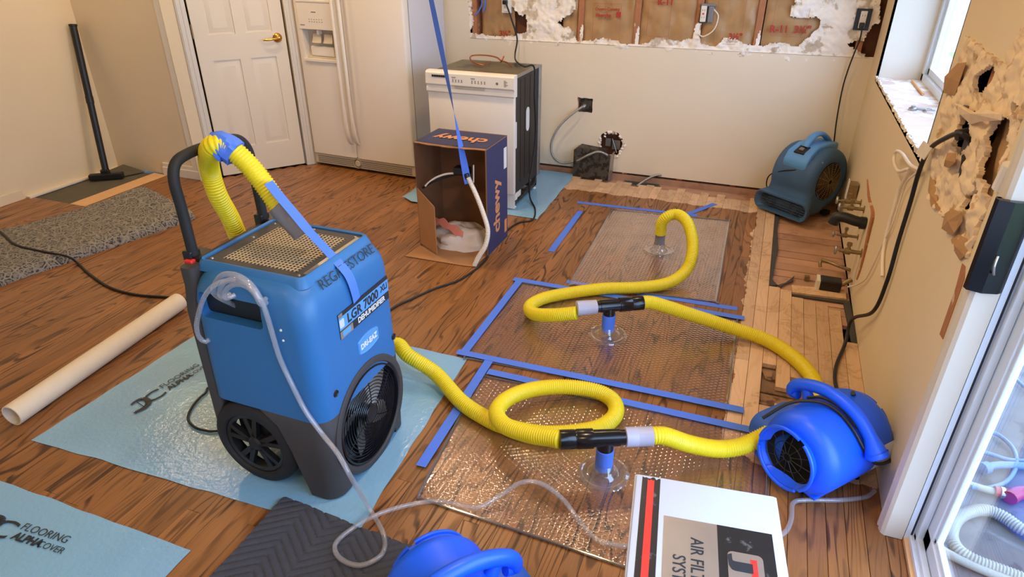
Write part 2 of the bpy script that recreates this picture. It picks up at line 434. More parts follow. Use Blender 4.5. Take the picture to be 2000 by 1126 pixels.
def plate(name, outer, holes, conv, ex, m, parent=None):
    """flat plate with holes. outer/holes: 2D lists, conv: (u,v)->3D"""
    bm = bmesh.new(); es = []
    for lp in [outer]+holes:
        vs = [bm.verts.new(conv(*p)) for p in lp]
        es += [bm.edges.new((vs[i], vs[(i+1) % len(vs)])) for i in range(len(vs))]
    bmesh.ops.triangle_fill(bm, use_beauty=True, use_dissolve=False, edges=es)
    g = bmesh.ops.extrude_face_region(bm, geom=bm.faces[:])
    bmesh.ops.translate(bm, vec=Vector(ex), verts=[e for e in g['geom'] if isinstance(e, bmesh.types.BMVert)])
    bm.verts.index_update()
    b = B(); b.add([v.co.copy() for v in bm.verts], [[v.index for v in f.verts] for f in bm.faces]); bm.free()
    return b.build(name, m, parent)
def jag(poly, step, amp, seed=0):
    """roughen a 2D outline"""
    out = []; rnd = random.Random(seed)
    for i in range(len(poly)):
        a = Vector(poly[i]).to_2d() if len(poly[i]) > 2 else Vector(poly[i]); b = Vector(poly[(i+1) % len(poly)])
        L = (b-a).length; n = max(1, int(L/step)); d = (b-a)/n
        nn = Vector((-d.y, d.x)).normalized() if L > 0 else Vector((0, 0))
        for k in range(n):
            out.append(tuple(a+d*k+nn*rnd.uniform(-amp, amp)))
    return out
def sheet(name, outline, holes, conv, nrm, step, amp, freq, m, parent=None, thick=0.010, rag=0.006, kind=None, seed=0.0):
    """height-field sheet of torn material: cells inside outline and outside holes; ragged relief along nrm"""
    us = [p[0] for p in outline]; vs_ = [p[1] for p in outline]
    u0, u1, v0, v1 = min(us), max(us), min(vs_), max(vs_)
    nu, nv = int((u1-u0)/step)+1, int((v1-v0)/step)+1
    N = Vector(nrm); b = B(); idx = {}
    def vert(i, j):
        if (i, j) not in idx:
            u, v = u0+i*step, v0+j*step
            q = Vector((u*freq, v*freq, seed))
            h = noise.fractal(q, 1.0, 2.0, 4)*amp + abs(noise.noise(q*2.3))*amp*0.8
            ju = noise.noise(Vector((u*70, v*70, 3)))*step*0.5; jv = noise.noise(Vector((u*70, v*70, 9)))*step*0.5
            idx[(i, j)] = len(b.v); b.v.append(conv(u+ju, v+jv)+N*h)
        return idx[(i, j)]
    cells = set()
    for i in range(nu):
        for j in range(nv):
            u, v = u0+(i+.5)*step, v0+(j+.5)*step
            w1 = noise.noise(Vector((u*45, v*45, 1.7)))*rag; w2 = noise.noise(Vector((u*45, v*45, 7.1)))*rag
            if inside(u+w1, v+w2, outline) and not any(inside(u+w1, v+w2, h) for h in holes): cells.add((i, j))
    back = {}
    def bv(i, j):
        k = vert(i, j)
        if k not in back: back[k] = len(b.v); b.v.append(b.v[k]-N*thick)
        return back[k]
    for (i, j) in cells:
        b.f.append([vert(i, j), vert(i+1, j), vert(i+1, j+1), vert(i, j+1)]); b.mi.append(0)
        for (di, dj), (a, c) in {(0, -1): ((i, j), (i+1, j)), (1, 0): ((i+1, j), (i+1, j+1)), (0, 1): ((i+1, j+1), (i, j+1)), (-1, 0): ((i, j+1), (i, j))}.items():
            if (i+di, j+dj) not in cells:
                b.f.append([vert(*c), vert(*a), bv(*a), bv(*c)]); b.mi.append(0)
    o = b.build(name, m, parent, smooth=True, angle=55, normals=False)
    if kind: o['kind'] = kind
    return o
def patch(name, c, nu, nv, hf, m, parent=None, thick=0.003, smooth=True, edge=0.0, open_=False):
    """bilinear sheet over four corners c (ccw), height function hf(u,v,p)->offset in z"""
    c = [Vector(p) for p in c]; b = B()
    for j in range(nv+1):
        for i in range(nu+1):
            u, v = i/nu, j/nv
            p = (c[0]*(1-u)+c[1]*u)*(1-v)+(c[3]*(1-u)+c[2]*u)*v
            if edge and (i in (0, nu) or j in (0, nv)):
                p = p+Vector((noise.noise(p*9), noise.noise(p*9+Vector((5, 5, 5))), 0))*edge
            b.v.append(p+Vector((0, 0, hf(u, v, p))))
    n0 = len(b.v); w_ = nu+1
    for j in range(nv):
        for i in range(nu):
            k = j*w_+i; b.f.append([k, k+1, k+w_+1, k+w_]); b.mi.append(0)
    if open_: return b.build(name, m, parent, smooth=True, angle=60, normals=False)
    ring = [i for i in range(w_)]+[j*w_+nu for j in range(1, nv+1)]+[nv*w_+i for i in range(nu-1, -1, -1)]+[j*w_ for j in range(nv-1, 0, -1)]
    for k in ring: b.v.append(b.v[k]-Vector((0, 0, thick)))
    L = len(ring)
    for a in range(L):
        d = (a+1) % L; b.f.append([ring[d], ring[a], n0+a, n0+d]); b.mi.append(0)
    b.f.append([n0+a for a in range(L)][::-1]); b.mi.append(0)
    return b.build(name, m, parent, smooth=smooth, angle=50, normals=False)
def text(name, s, size, c, dr, up, m, parent=None, ex=0.0004, bold=0.0, sx=1.0, shear=0.0, align='CENTER'):
    cu = bpy.data.curves.new(name, 'FONT'); cu.body = s; cu.size = size; cu.extrude = ex; cu.offset = bold; cu.shear = shear
    cu.align_x = align; cu.align_y = 'CENTER'; cu.resolution_u = 3
    t = bpy.data.objects.new(name, cu); COL.objects.link(t)
    bpy.context.view_layer.update()
    me = bpy.data.meshes.new_from_object(t.evaluated_get(bpy.context.evaluated_depsgraph_get()))
    bpy.data.objects.remove(t)
    X_ = Vector(dr).normalized(); Z_ = X_.cross(Vector(up)).normalized(); Y_ = Z_.cross(X_)
    R = Matrix((X_*sx, Y_, Z_)).transposed().to_4x4()
    b = B(); Mx = Matrix.Translation(Vector(c)) @ R
    b.add([v.co.copy() for v in me.vertices], [list(p.vertices) for p in me.polygons], Mx)
    return b.build(name, m, parent, normals=False)
def rrect(cx, cy, hx, hy, r, n=5):
    out = []
    for k, (sx, sy) in enumerate(((1, 1), (-1, 1), (-1, -1), (1, -1))):
        for i in range(n+1):
            a = k*PI/2+i*PI/2/n
            out.append((cx+sx*(hx-r)+r*math.cos(a), cy+sy*(hy-r)+r*math.sin(a)))
    return out
# ================= SETTING =================
def S(o, label=None):
    o['kind'] = 'structure'
    if label: o['label'] = label
    return o
# ---- floor: base, subfloor boards, 57 mm hardwood strips ----
fl = B().b2((-5.5, -6.5, -0.16), (0.10, 0.12, -0.125)).build('floor', 'cavity'); S(fl, 'oak strip floor, partly bare, with exposed subfloor by the far wall')
RW = 0.0556
def board(x0, x1, y0, y1, zt=0.0, th=0.019, tilt=0.0, gp=0.0003):
    """box with chamfered top edges, 12 verts"""
    c = 0.0007
    b = B()
    vs = []
    for z, i in ((zt-th, gp), (zt-c, gp), (zt, gp+c)):
        for sx, sy in ((0, 0), (1, 0), (1, 1), (0, 1)):
            x = x0+i if sx == 0 else x1-i; y = y0+i if sy == 0 else y1-i
            vs.append((x, y, z+tilt*(y-y0)))
    fs = [[8, 9, 10, 11]]
    for k in (0, 4):
        for a in range(4):
            d = (a+1) % 4; fs.append([k+a, k+d, k+4+d, k+4+a])
    return vs, fs
segs = []
DYS = -3.0
rnd = random.Random(11)
top_end = {6: -1.42, 5: -1.44, 4: -1.50, 3: -1.515, 2: -1.53, 1: -1.57, 0: -1.86}
hole_a = {6: -2.17, 5: -2.33, 4: -2.235, 3: -2.24, 2: -2.275, 1: -2.28, 0: -2.26}
hole_b = {6: -2.47, 5: -2.44, 4: -2.60, 3: -2.64, 2: -2.66, 1: -2.62, 0: -2.68}
for k in range(95):
    x1 = -k*RW; x0 = x1-RW
    xm = (x0+x1)/2
    if k <= 6: spans = [(hole_a[k], top_end[k]), (-4.35, hole_b[k])]
    else:
        ye = -0.02
        if xm > -1.80: ye = -0.125+rnd.choice((-0.05, -0.02, 0.0, 0.03, 0.05))
        if xm < -4.715: ye = -1.87
        elif xm < -4.42: ye = -1.16
        elif xm < -3.9: ye = -1.14+(xm+4.36)*1.26
        spans = [(-4.35, ye)]
    for ya, yb in spans:
        y = yb
        first = True
        while y > ya+0.01:
            L = rnd.choice((0.45, 0.6, 0.8, 1.0, 1.3, 1.6, 2.0))
            if k > 6: L = rnd.choice((0.9, 1.2, 1.5, 1.9, 2.3, 2.8))
            if first: L *= rnd.uniform(0.3, 1.0); first = False
            if k <= 6: L = 5
            y2 = max(ya, y-L)
            if y2-ya < 0.25: y2 = ya
            segs.append((x0, x1, y2, y, k)); y = y2
def vis_area(s):
    x0, x1, y0, y1, k = s; n = 8; a = 0
    for i in range(n):
        ya = y0+(y1-y0)*i/n; yb = y0+(y1-y0)*(i+1)/n
        px, py, d = proj(((x0+x1)/2, (ya+yb)/2, 0))
        if d > 0 and -10 < px < 2010 and -10 < py < 1140: a += (x1-x0)*(yb-ya)/d**3
    return a
segs.append((0.0, 0.046, -4.35, DYS, -1))
segs.sort(key=vis_area, reverse=True)
rest = B(); rest_r = []
for i, s_ in enumerate(segs):
    x0, x1, y0, y1, k = s_
    vs, fs = board(x0, x1, y0, y1, 0.0+(0.002 if k == 5 and y1 < -1.3 and y0 > -2.4 else 0.0), gp=0.0003 if k > 8 else 0.0008)
    if i < 270:
        c = Vector(((x0+x1)/2, (y0+y1)/2, 0))
        b = B(); b.add([Vector(v)-c for v in vs], fs)
        o = b.build('plank', 'floor', fl, local=True, normals=False)
        o.location = c - fl.location
    else:
        rest.add(vs, fs); rest_r += [rnd.random()]*12
o = rest.build('planks', 'floor', fl, normals=False); o['kind'] = 'stuff'
at = o.data.attributes.new('rnd', 'FLOAT', 'POINT'); at.data.foreach_set('value', rest_r)
# subfloor boards across the joists
def subboard(x0, x1, y0, y1, m, zt=-0.0195, nm='subfloor_board'):
    b = B(); vs, fs = board(x0, x1, y0+0.003, y1-0.003, zt, 0.02); b.add(vs, fs); return b.build(nm, m, fl, normals=False)
y = -0.27; i = 0
while y > -1.60:
    wd = 0.088+0.004*math.sin(i*3.1)
    subboard(-0.46, 0.0, y-wd, y, 'subfloor', -0.0195-0.001*(i % 3)); y -= wd; i += 1
y = 0.085; i = 0
for wd in (0.088, 0.088, 0.088, 0.088):
    if i in (1,): subboard(-5.2, -1.47, y-wd, y, 'subfloor'); subboard(-1.19, -0.0, y-wd, y, 'subfloor')
    else: subboard(-2.9 if i else -5.2, 0.0, y-wd, y, 'subfloor')
    y -= wd; i += 1
y = -2.10; i = 0
while y > -2.78:
    wd = (0.07, 0.085, 0.10, 0.078)[i % 4]
    subboard(-0.52, -0.18+0.09*(i % 2), y-wd, y, 'sub_dark', -0.021-0.003*(i % 2))
    subboard(-0.175+0.09*(i % 2), 0.0, y-wd, y, 'sub_dark', -0.0195-0.004*((i+1) % 2)); y -= wd; i += 1
# patched and loose pieces by the right wall
def P2(pts, z=0.0): return [PZ(x, y, z) for x, y in pts]
b = B(); b.prism(P2([(1546, 556), (1652, 566), (1653, 583), (1548, 570)], 0.0), (0, 0, -0.018)); b.build('loose_board', 'barewood', fl)
b = B(); b.prism(P2([(1544, 569), (1650, 582), (1652, 592), (1545, 576)], -0.01), (0, 0, -0.008)); b.build('felt_strip', 'felt', fl)
b = B(); b.prism(P2([(1508, 415), (1522, 418), (1518, 450), (1520, 485), (1513, 520), (1508, 545), (1519, 556), (1500, 557), (1503, 500)], -0.004), (0, 0, -0.014)); b.build('felt_strip', 'felt', fl)
b = B(); b.prism(P2([(1519, 556), (1535, 551), (1552, 538), (1549, 548), (1530, 556), (1524, 560)], -0.006), (0, 0, -0.006)); b.build('felt_strip', 'felt', fl)
b = B(); b.prism(P2([(1648, 592), (1660, 586), (1690, 735), (1694, 800), (1686, 800), (1683, 735), (1668, 690)], -0.008), (0, 0, -0.010)); b.build('felt_strip', 'felt', fl)
for q in ([(1488, 722), (1508, 725), (1508, 742), (1495, 738)], [(1541, 744), (1582, 752), (1582, 762), (1541, 760)], [(1612, 752), (1688, 757), (1690, 764), (1612, 761)]):
    b = B(); b.prism(P2(q, -0.012), (0, 0, -0.006)); b.build('wood_splinter', 'sub_dark', fl)
# floor by the far left: underlay strip and pale filler board
b = B().b2((-5.22, -1.87, -0.016), (-4.87, -1.17, -0.008)); S(b.build('underlay', 'greystrip', fl))
b = B().b2((-4.865, -1.87, -0.016), (-4.72, -1.165, 0.0)); b.build('filler_board', 'weatherwood', fl)
b = B(); b.prism([(-4.95, -1.17, 0.0), (-5.17, -1.165, 0.03), (-5.2, -1.3, 0.012), (-5.02, -1.33, 0.0)], (0, 0, 0.003)); b.build('underlay_flap', 'greystrip', fl)
# duct boot sunk in the subfloor
b = B()
dx0, dx1, dy0, dy1 = -1.46, -1.20, -0.085, 0.0
b.b2((dx0, dy0, -0.12), (dx0+0.003, dy1, -0.012)); b.b2((dx1-0.003, dy0, -0.12), (dx1, dy1, -0.012))
b.b2((dx0, dy0, -0.12), (dx1, dy0+0.003, -0.012)); b.b2((dx0, dy1-0.003, -0.12), (dx1, dy1, -0.012)); b.b2((dx0, dy0, -0.10), (dx1, dy1, -0.097))
S(b.build('floor_duct', 'steel', fl))

# ---- shell ----
S(B().b2((-5.5, -6.6, 2.44), (0.14, 0.2, 2.5)).build('ceiling', 'ceiling'))
S(B().b2((-5.35, -6.6, -0.02), (-5.25, 0.12, 2.44)).build('wall_left', 'wall'))
S(B().b2((-5.35, -1.15, 0.0), (-4.40, -1.05, 2.44)).build('wall_alcove', 'wall'))
S(B().b2((-5.35, -6.6, -0.02), (0.14, -6.5, 2.44)).build('wall_front', 'wall'))
b = B(); b.b2((-5.21, -1.16, 0.0), (-5.25, -1.9, 0.012)); S(b.build('trim_1', 'whitewire'), 'pale strip under the far left wall')
# pantry corner: diagonal wall with door
dA = Vector((-4.286, -1.06, 0)); e = Vector((0.622, 0.783, 0)).normalized(); nb = Vector((-e.y, e.x, 0))
DM = Matrix((e, nb, Vector((0, 0, 1)))).transposed().to_4x4(); DM = Matrix.Translation(dA) @ DM
DW = 0.616
b = B(); b.b2((-0.16, 0.0, 0), (-0.012, 0.1, 2.44), DM); b.b2((DW+0.012, 0.0, 0), (DW+0.09, 0.1, 2.44), DM); b.b2((-0.012, 0, 2.05), (DW+0.012, 0.1, 2.44), DM)
S(b.build('wall_pantry', 'wall'))
b = B(); b.b2((-3.90, -0.52, 0), (-3.84, 0.0, 2.44)); S(b.build('wall_pantry_side', 'wall'))
def casing(b, x0, x1, z0, z1, M4):
    # stepped colonial profile, vertical
    w_ = x1-x0
    b.b2((x0, -0.012, z0), (x1, 0.0, z1), M4, 0.002)
    b.b2((x0+w_*0.1, -0.018, z0), (x0+w_*0.42, -0.010, z1), M4, 0.003)
    b.b2((x0+w_*0.55, -0.015, z0), (x0+w_*0.8, -0.010, z1), M4, 0.002)
b = B(); casing(b, -0.075, -0.012, 0, 2.1, DM); casing(b, DW+0.075, DW+0.012, 0, 2.1, DM); b.b2((-0.075, -0.015, 2.05), (DW+0.075, 0, 2.11), DM, 0.003)
S(b.build('trim_2', 'white_paint'), 'white stepped casing around the pantry door')
S(B().b2((-4.46, -1.166, 0.095), (-4.385, -1.148, 2.3)).build('lit_wall_strip', 'outlet'), 'pale strip for the brightly lit wall face beside the pantry door')  # pale strip added for the light-facing bit of wall
b = B(); b.b2((-4.755, -1.168, 0), (-4.37, -1.15, 0.095), None, 0.004); b.b2((-4.755, -1.176, 0), (-4.37, -1.15, 0.065), None, 0.003)
S(b.build('baseboard_pantry', 'outlet'))
b = B(); b.b2((-5.25, -2.9, 0), (-5.236, -1.92, 0.07), None, 0.004); S(b.build('baseboard_left', 'wall'))
# door leaf: slab + stile layer with six openings + raised fields
b = B().b2((0.003, 0.014, 0.012), (DW-0.003, 0.040, 2.03), DM); d1 = b.build('door_1', 'door_paint'); S(d1, 'cream six panel pantry door with brass lever')
hs = []; fields = []
for zx0, zx1 in ((0.21, 0.83), (1.0, 1.62), (1.72, 1.93)):
    for xx0, xx1 in ((0.095, 0.275), (0.345, 0.525)):
        hs.append([(xx0, zx0), (xx1, zx0), (xx1, zx1), (xx0, zx1)]); fields.append((xx0, xx1, zx0, zx1))
plate('door_stiles', [(0.003, 0.012), (DW-0.003, 0.012), (DW-0.003, 2.03), (0.003, 2.03)], hs, lambda u, v: DM @ Vector((u, 0.005, v)), (DM.to_3x3() @ Vector((0, 0.0095, 0))), 'door_paint', d1)
for xx0, xx1, zx0, zx1 in fields:
    b = B(); r = []
    for ins, dy in ((0.0, 0.0145), (0.006, 0.0135), (0.010, 0.0145), (0.042, 0.0068), (0.045, 0.0068)):
        r.append([DM @ Vector((a, dy, c)) for a, c in ((xx0+ins, zx0+ins), (xx1-ins, zx0+ins), (xx1-ins, zx1-ins), (xx0+ins, zx1-ins))])
    b.loft(r, True); b.build('door_panel', 'door_paint', d1, angle=20, smooth=True)
b = B(); hx, hz = DW-0.062, 0.955
b.lathe([(0.033, 0.0), (0.033, 0.004), (0.026, 0.012), (0.012, 0.018), (0.011, 0.04), (0.0001, 0.042)], DM @ Vector((hx, 0.005, hz)), -nb, 24)
b.tube(spline([DM @ Vector(q) for q in ((hx, -0.03, hz), (hx-0.03, -0.038, hz-0.002), (hx-0.07, -0.036, hz-0.006), (hx-0.105, -0.028, hz-0.004))], 0.006), 0.008, 10)
h = b.build('door_handle', 'brass', d1, smooth=True); h['label'] = 'polished brass lever'
for hz in (1.78, 1.03, 0.25):
    b = B(); b.cyl(DM @ Vector((-0.002, -0.003, hz-0.045)), DM @ Vector((-0.002, -0.003, hz+0.045)), 0.006, 10); b.build('door_hinge', 'brass_o', d1)

# ---- back wall: studs, insulation, lower painted panel, torn upper drywall ----
def XZ(px, py):
    p = PY(px, py, 0.0); return (p.x, p.z)
cY = lambda off: (lambda u, v: Vector((u, off, v)))
# main painted panel, with cut-out for the box and the broken hole
sq = jag([XZ(1128, 190), XZ(1158, 193), XZ(1156, 221), XZ(1128, 218)], 0.012, 0.0025, 2)
rh = jag([XZ(*q) for q in ((1174, 262), (1188, 256), (1205, 258), (1216, 272), (1213, 292), (1204, 304), (1180, 300), (1172, 285))], 0.012, 0.006, 3)
zl = lambda x: 0.938+0.003*(x+2.7)
wb = plate('wall_back', [(-3.9, 0.045), (-0.0, 0.045), (-0.0, zl(0)), (-1.3, zl(-1.3)), (-2.70, zl(-2.7)), (-2.714, 1.30), (-2.70, 2.44), (-3.9, 2.44)], [sq, rh], cY(0.0), (0, 0.0125, 0), 'wall_b')
S(wb, 'cream back wall, drywall torn off its upper half')
S(B().b2((-3.9, 0.005, -0.02), (0.02, 0.095, 0.028)).build('sole_plate', 'subfloor', wb))
# torn plaster bands above the line (front of the cavity)
t1 = [(915, 78), (915, -60), (922, -60), (920, 20), (923, 48), (915, 62), (926, 67), (940, 67), (952, 70), (970, 71), (1000, 70), (1015, 66), (1028, 63), (1029, 40), (1027, 29), (1015, 30), (1007, 22), (1003, 15), (996, 13), (998, -60),
      (1128, -60), (1124, 0), (1123, 18), (1113, 28), (1096, 38), (1087, 44), (1095, 52), (1112, 54), (1120, 62), (1124, 80), (1150, 80), (1170, 76), (1185, 76), (1205, 80), (1215, 86), (1250, 88), (1268, 82), (1280, 74), (1300, 75), (1318, 80), (1330, 80), (1342, 77), (1354, 75),
      (1356, 58), (1360, 45), (1369, 46), (1366, 62), (1368, 84), (1385, 91), (1405, 87), (1413, 74), (1428, 74), (1446, 82), (1457, 87), (1480, 89), (1491, 92), (1502, 86), (1514, 84), (1536, 85), (1550, 90), (1558, 92), (1570, 79), (1586, 67), (1597, 56), (1604, 38), (1598, 34),
      (1570, 36), (1541, 33), (1545, 13), (1555, 9), (1552, -60), (1722, -60), (1719, 20), (1716, 60), (1700, 75), (1690, 110), (1680, 120), (1600, 122), (1300, 100), (1000, 90), (915, 80)]
o1 = [XZ(*q) for q in t1]
notch = [XZ(*q) for q in ((1657, 86), (1668, 79), (1688, 80), (1693, 68), (1706, 50), (1718, 46), (1716, 78), (1704, 92), (1702, 108), (1686, 104), (1670, 97))]
ob = [XZ(*q) for q in ((1675, 24), (1695, 26), (1693, 55), (1673, 52))]
sh = sheet('torn_plaster', o1, [notch, ob], cY(0.006), (0, -1, 0), 0.0062, 0.011, 11.0, 'plaster', wb, 0.014, 0.010, None)
# top of the tear line: lip of the panel
b = B(); pts = [Vector((x, -0.001, zl(x)+0.002*noise.noise(Vector((x*30, 0, 0))))) for x in [-2.70+i*0.03 for i in range(91)]]
b.tube(pts, 0.0035, 6); b.build('cut_edge', 'plaster', wb)
for px0 in (1134, 1245, 1366, 1486, 1692, 925):
    x0 = XZ(px0, 30)[0]
    b = B().b2((x0-0.019, 0.014, 0.03), (x0+0.019, 0.095, 2.44)); S(b.build('stud', 'stud', wb))
    if px0 < 1600 and px0 > 1000:   # plaster smear on the face of the stud
        zz = zl(x0)
        sheet('plaster_smear', [(x0-0.004, zz-0.01), (x0+0.016, zz-0.01), (x0+0.019, zz+0.11), (x0+0.006, zz+0.13), (x0-0.002, zz+0.07)], [], cY(0.012), (0, -1, 0), 0.006, 0.002, 20, 'plaster', wb, 0.002, 0.004)
b = B().b2((-5.5, 0.097, -0.16), (0.1, 0.115, 2.44)); S(b.build('sheathing', 'sheathing', wb))
bays = [(-2.62, -2.36, 0.045), (-1.845, -1.49, 0.03), (-1.448, -1.085, 0.028), (-1.043, -0.705, 0.03), (-0.665, -0.20, 0.034), (-2.0, -1.885, 0.04)]
kf = []
for i, (a, c, yo) in enumerate(bays):
    b = B(); nu, nv = 26, 60
    for j in range(nv+1):
        for k in range(nu+1):
            u = a+(c-a)*k/nu; v = 0.80+1.6*j/nv
            q = Vector((u*7, v*6, i*3.3)); hgt = abs(noise.noise(q))*0.030+abs(noise.noise(q*2.7))*0.018
            edge = min(k, nu-k)/nu; pil = -0.012*math.exp(-edge*20)
            b.v.append(Vector((u, yo-hgt-pil*1.0, v)))
    for j in range(nv):
        for k in range(nu):
            m_ = j*(nu+1)+k; b.f.append([m_, m_+1, m_+nu+2, m_+nu+1]); b.mi.append(0)
    o = b.build('insulation_batt', 'kraft', wb, smooth=True, angle=60, normals=False); kf.append(o)
txy = lambda px, py, off=0.003: Vector((XZ(px, py)[0], off, XZ(px, py)[1]))
text('insulation_print', 'R-11  3½"', 0.058, txy(1543, 58), (1, 0, 0.02), (0, 0, 1), 'redprint', wb, bold=0.002)
b = B()
def frame_lines(b, p, q, off=0.004, wd=0.0012):
    (x0, z0), (x1, z1) = XZ(*p), XZ(*q)
    for lo, hi in (((x0, z0), (x1, z0+wd)), ((x0, z1-wd), (x1, z1)), ((x0, z0), (x0+wd, z1)), ((x1-wd, z0), (x1, z1))):
        b.b2((lo[0], off, min(lo[1], hi[1])), (hi[0], off+0.0006, max(lo[1], hi[1])))
frame_lines(b, (1505, 70), (1588, -10)); frame_lines(b, (1156, 76), (1214, 8)); frame_lines(b, (1262, 70), (1312, 5)); frame_lines(b, (1392, 85), (1460, -8))
b.build('insulation_print', 'redprint', wb)
text('insulation_print', 'Owens-Corning', 0.026, txy(1186, 18), (1, 0, 0.02), (0, 0, 1), 'redprint', wb, bold=0.0006)
text('insulation_print', 'Fiberglas', 0.030, txy(1178, 30), (1, 0, 0.02), (0, 0, 1), 'redprint', wb, bold=0.001)
text('insulation_print', 'R-11', 0.055, txy(1300, 4), (1, 0, 0.02), (0, 0, 1), 'redprint', wb, bold=0.002)
text('insulation_print', '3½"', 0.05, txy(1436, 72), (1, 0, 0.02), (0, 0, 1), 'redprint', wb, bold=0.002)
text('insulation_print', '3½"', 0.05, txy(986, 66), (1, 0, 0.02), (0, 0, 1), 'redprint', wb, bold=0.002)
b = B(); b.b2((XZ(1203, 34)[0], 0.002, XZ(1203, 34)[1]), (XZ(1213, 24)[0], 0.0035, XZ(1213, 24)[1])); b.build('insulation_print', 'redprint', wb)
# rough rim around the broken hole, ragged chips
rr_ = random.Random(5); hc = XZ(1195, 282)
b = B()
for k in range(26):
    a = k*2*PI/26+rr_.uniform(-.1, .1); R_ = rr_.uniform(0.078, 0.10)
    c = Vector((hc[0]+R_*math.cos(a)*1.0, -0.004, hc[1]+R_*math.sin(a)*1.0)); s_ = rr_.uniform(0.009, 0.02)
    pts = [c+Vector((s_*rr_.uniform(.5, 1)*math.cos(t), rr_.uniform(-.006, .004), s_*rr_.uniform(.5, 1)*math.sin(t))) for t in (0.3, 1.4, 2.5, 3.6, 4.7, 5.7)]
    top = c+Vector((0, -0.010, 0)); b.add(pts+[top], [[i, (i+1) % 6, 6] for i in range(6)]+[[5, 4, 3, 2, 1, 0]])
o = b.build('plaster_chip', 'plaster', wb); o['kind'] = 'stuff'

# ---- right wall ----
def YZ(px, py):
    p = PX(px, py, 0.0); return (p.y, p.z)
cX = lambda off: (lambda u, v: Vector((off, u, v)))
dmg = [YZ(*q) for q in ((1886, 67), (1880, 100), (1866, 133), (1849, 182), (1842, 231), (1820, 284), (1822, 330), (1826, 355), (1820, 382), (1833, 413), (1855, 426), (1855, 462), (1868, 485), (1892, 500), (1906, 468), (1930, 406), (1965, 315), (2000, 224), (2080, 30), (2100, -60), (2010, -60), (2004, 40), (1984, 93), (1966, 129), (1935, 105), (1905, 80))]
WY0, WY1, WZ0, WZ1 = -0.31, -2.02, 0.885, 2.06
winh = [(WY0, WZ0), (WY1, WZ0), (WY1, WZ1), (WY0, WZ1)]
DY = -2.995
wr = plate('wall_right', [(0.0, 0.0), (DY, 0.0), (DY, 2.44), (0.0, 2.44)], [winh, jag(dmg, 0.02, 0.004, 4)], cX(0.0), (0.0125, 0, 0), 'wall')
S(wr, 'cream right wall with window, torn open beside the glass door')
S(B().b2((0.0, -4.95, 2.07), (0.11, DY, 2.44)).build('wall_right_header', 'wall', wr))
S(B().b2((0.0, -6.6, 0.0), (0.11, -4.95, 2.44)).build('wall_right_near', 'wall', wr))
S(plate('sheathing', [(0.1, -0.2), (DY+0.01, -0.2), (DY+0.01, 2.44), (0.1, 2.44)], [[(WY0+0.02, WZ0-0.03), (WY1-0.02, WZ0-0.03), (WY1-0.02, WZ1+0.02), (WY0+0.02, WZ1+0.02)]], cX(0.095), (0.03, 0, 0), 'sheathing', wr))
# cavity behind: studs and batts
for y0 in (-2.06, -2.47, -2.93):
    S(B().b2((0.014, y0-0.019, 0.0), (0.094, y0+0.019, 2.44)).build('stud', 'stud', wr))
for (a, c) in ((-2.91, -2.60),):
    b = B(); nu, nv = 20, 70
    for j in range(nv+1):
        for k in range(nu+1):
            u = a+(c-a)*k/nu; v = 0.2+2.2*j/nv; q = Vector((u*8, v*7, 5.5))
            b.v.append(Vector((0.022+abs(noise.noise(q))*0.03+abs(noise.noise(q*2.9))*0.014, u, v)))
    for j in range(nv):
        for k in range(nu):
            m_ = j*(nu+1)+k; b.f.append([m_, m_+1, m_+nu+2, m_+nu+1]); b.mi.append(0)
    b.build('insulation_batt', 'kraft', wr, smooth=True, angle=60, normals=False)
S(B().b2((0.070, -2.60, 0.2), (0.092, -2.08, 2.4)).build('cavity_shade_panel', 'cavity', wr))  # dark panel added so the torn holes read as shaded
holes = [[(1943, 126), (1939, 150), (1925, 178), (1921, 188), (1903, 181), (1911, 155), (1919, 140), (1930, 132)],
         [(1984, 200), (1994, 204), (1990, 226), (1978, 228), (1976, 214)],
         [(1885, 205), (1897, 220), (1908, 234), (1904, 262), (1899, 285), (1888, 292), (1868, 306), (1866, 290), (1872, 262), (1869, 248), (1874, 240)],
         [(1952, 230), (1982, 232), (1975, 262), (1966, 296), (1960, 318), (1952, 345), (1937, 372), (1930, 400), (1926, 392), (1918, 340), (1922, 300), (1929, 290), (1930, 262), (1940, 245)],
         [(1884, 384), (1900, 372), (1917, 345), (1914, 372), (1898, 408), (1884, 412)],
         [(1914, 425), (1923, 428), (1916, 455), (1911, 440)]]
H_ = [[YZ(*q) for q in h] for h in holes]
sheet('torn_drywall', dmg, H_, cX(-0.001), (-1, 0, 0), 0.0056, 0.016, 14.0, 'plaster_r', wr, 0.014, 0.010, None, 2.0)
# big flaps of brown paper hanging off
def flap(pts, off, m, nm='paper_flap'):
    b = B(); P = [PX(x, y, 0.0) for x, y in pts]; c = sum(P, Vector())/len(P)
    P = [Vector((-off-0.012*noise.noise(p*30), p.y, p.z)) for p in P]; c.x = -off-0.012
    n = len(P); b.add(P+[c]+[p+Vector((0.0015, 0, 0)) for p in P], [[i, (i+1) % n, n] for i in range(n)]+[[n+1+i for i in range(n)][::-1]]+[[i, n+1+i, n+1+(i+1) % n, (i+1) % n] for i in range(n)])
    return b.build(nm, m, wr)
flap([(1857, 418), (1872, 409), (1890, 416), (1886, 432), (1876, 456), (1868, 461), (1855, 448)], 0.014, 'papertear')
flap([(1877, 458), (1892, 466), (1896, 490), (1890, 500), (1878, 508), (1868, 490), (1862, 468)], 0.006, 'papertear')
flap([(1853, 150), (1878, 124), (1896, 122), (1884, 160), (1872, 186), (1850, 182)], 0.012, 'papertear')
flap([(1880, 202), (1896, 206), (1930, 226), (1944, 214), (1976, 224), (1972, 236), (1930, 238), (1910, 244), (1896, 226)], 0.022, 'plaster_r')
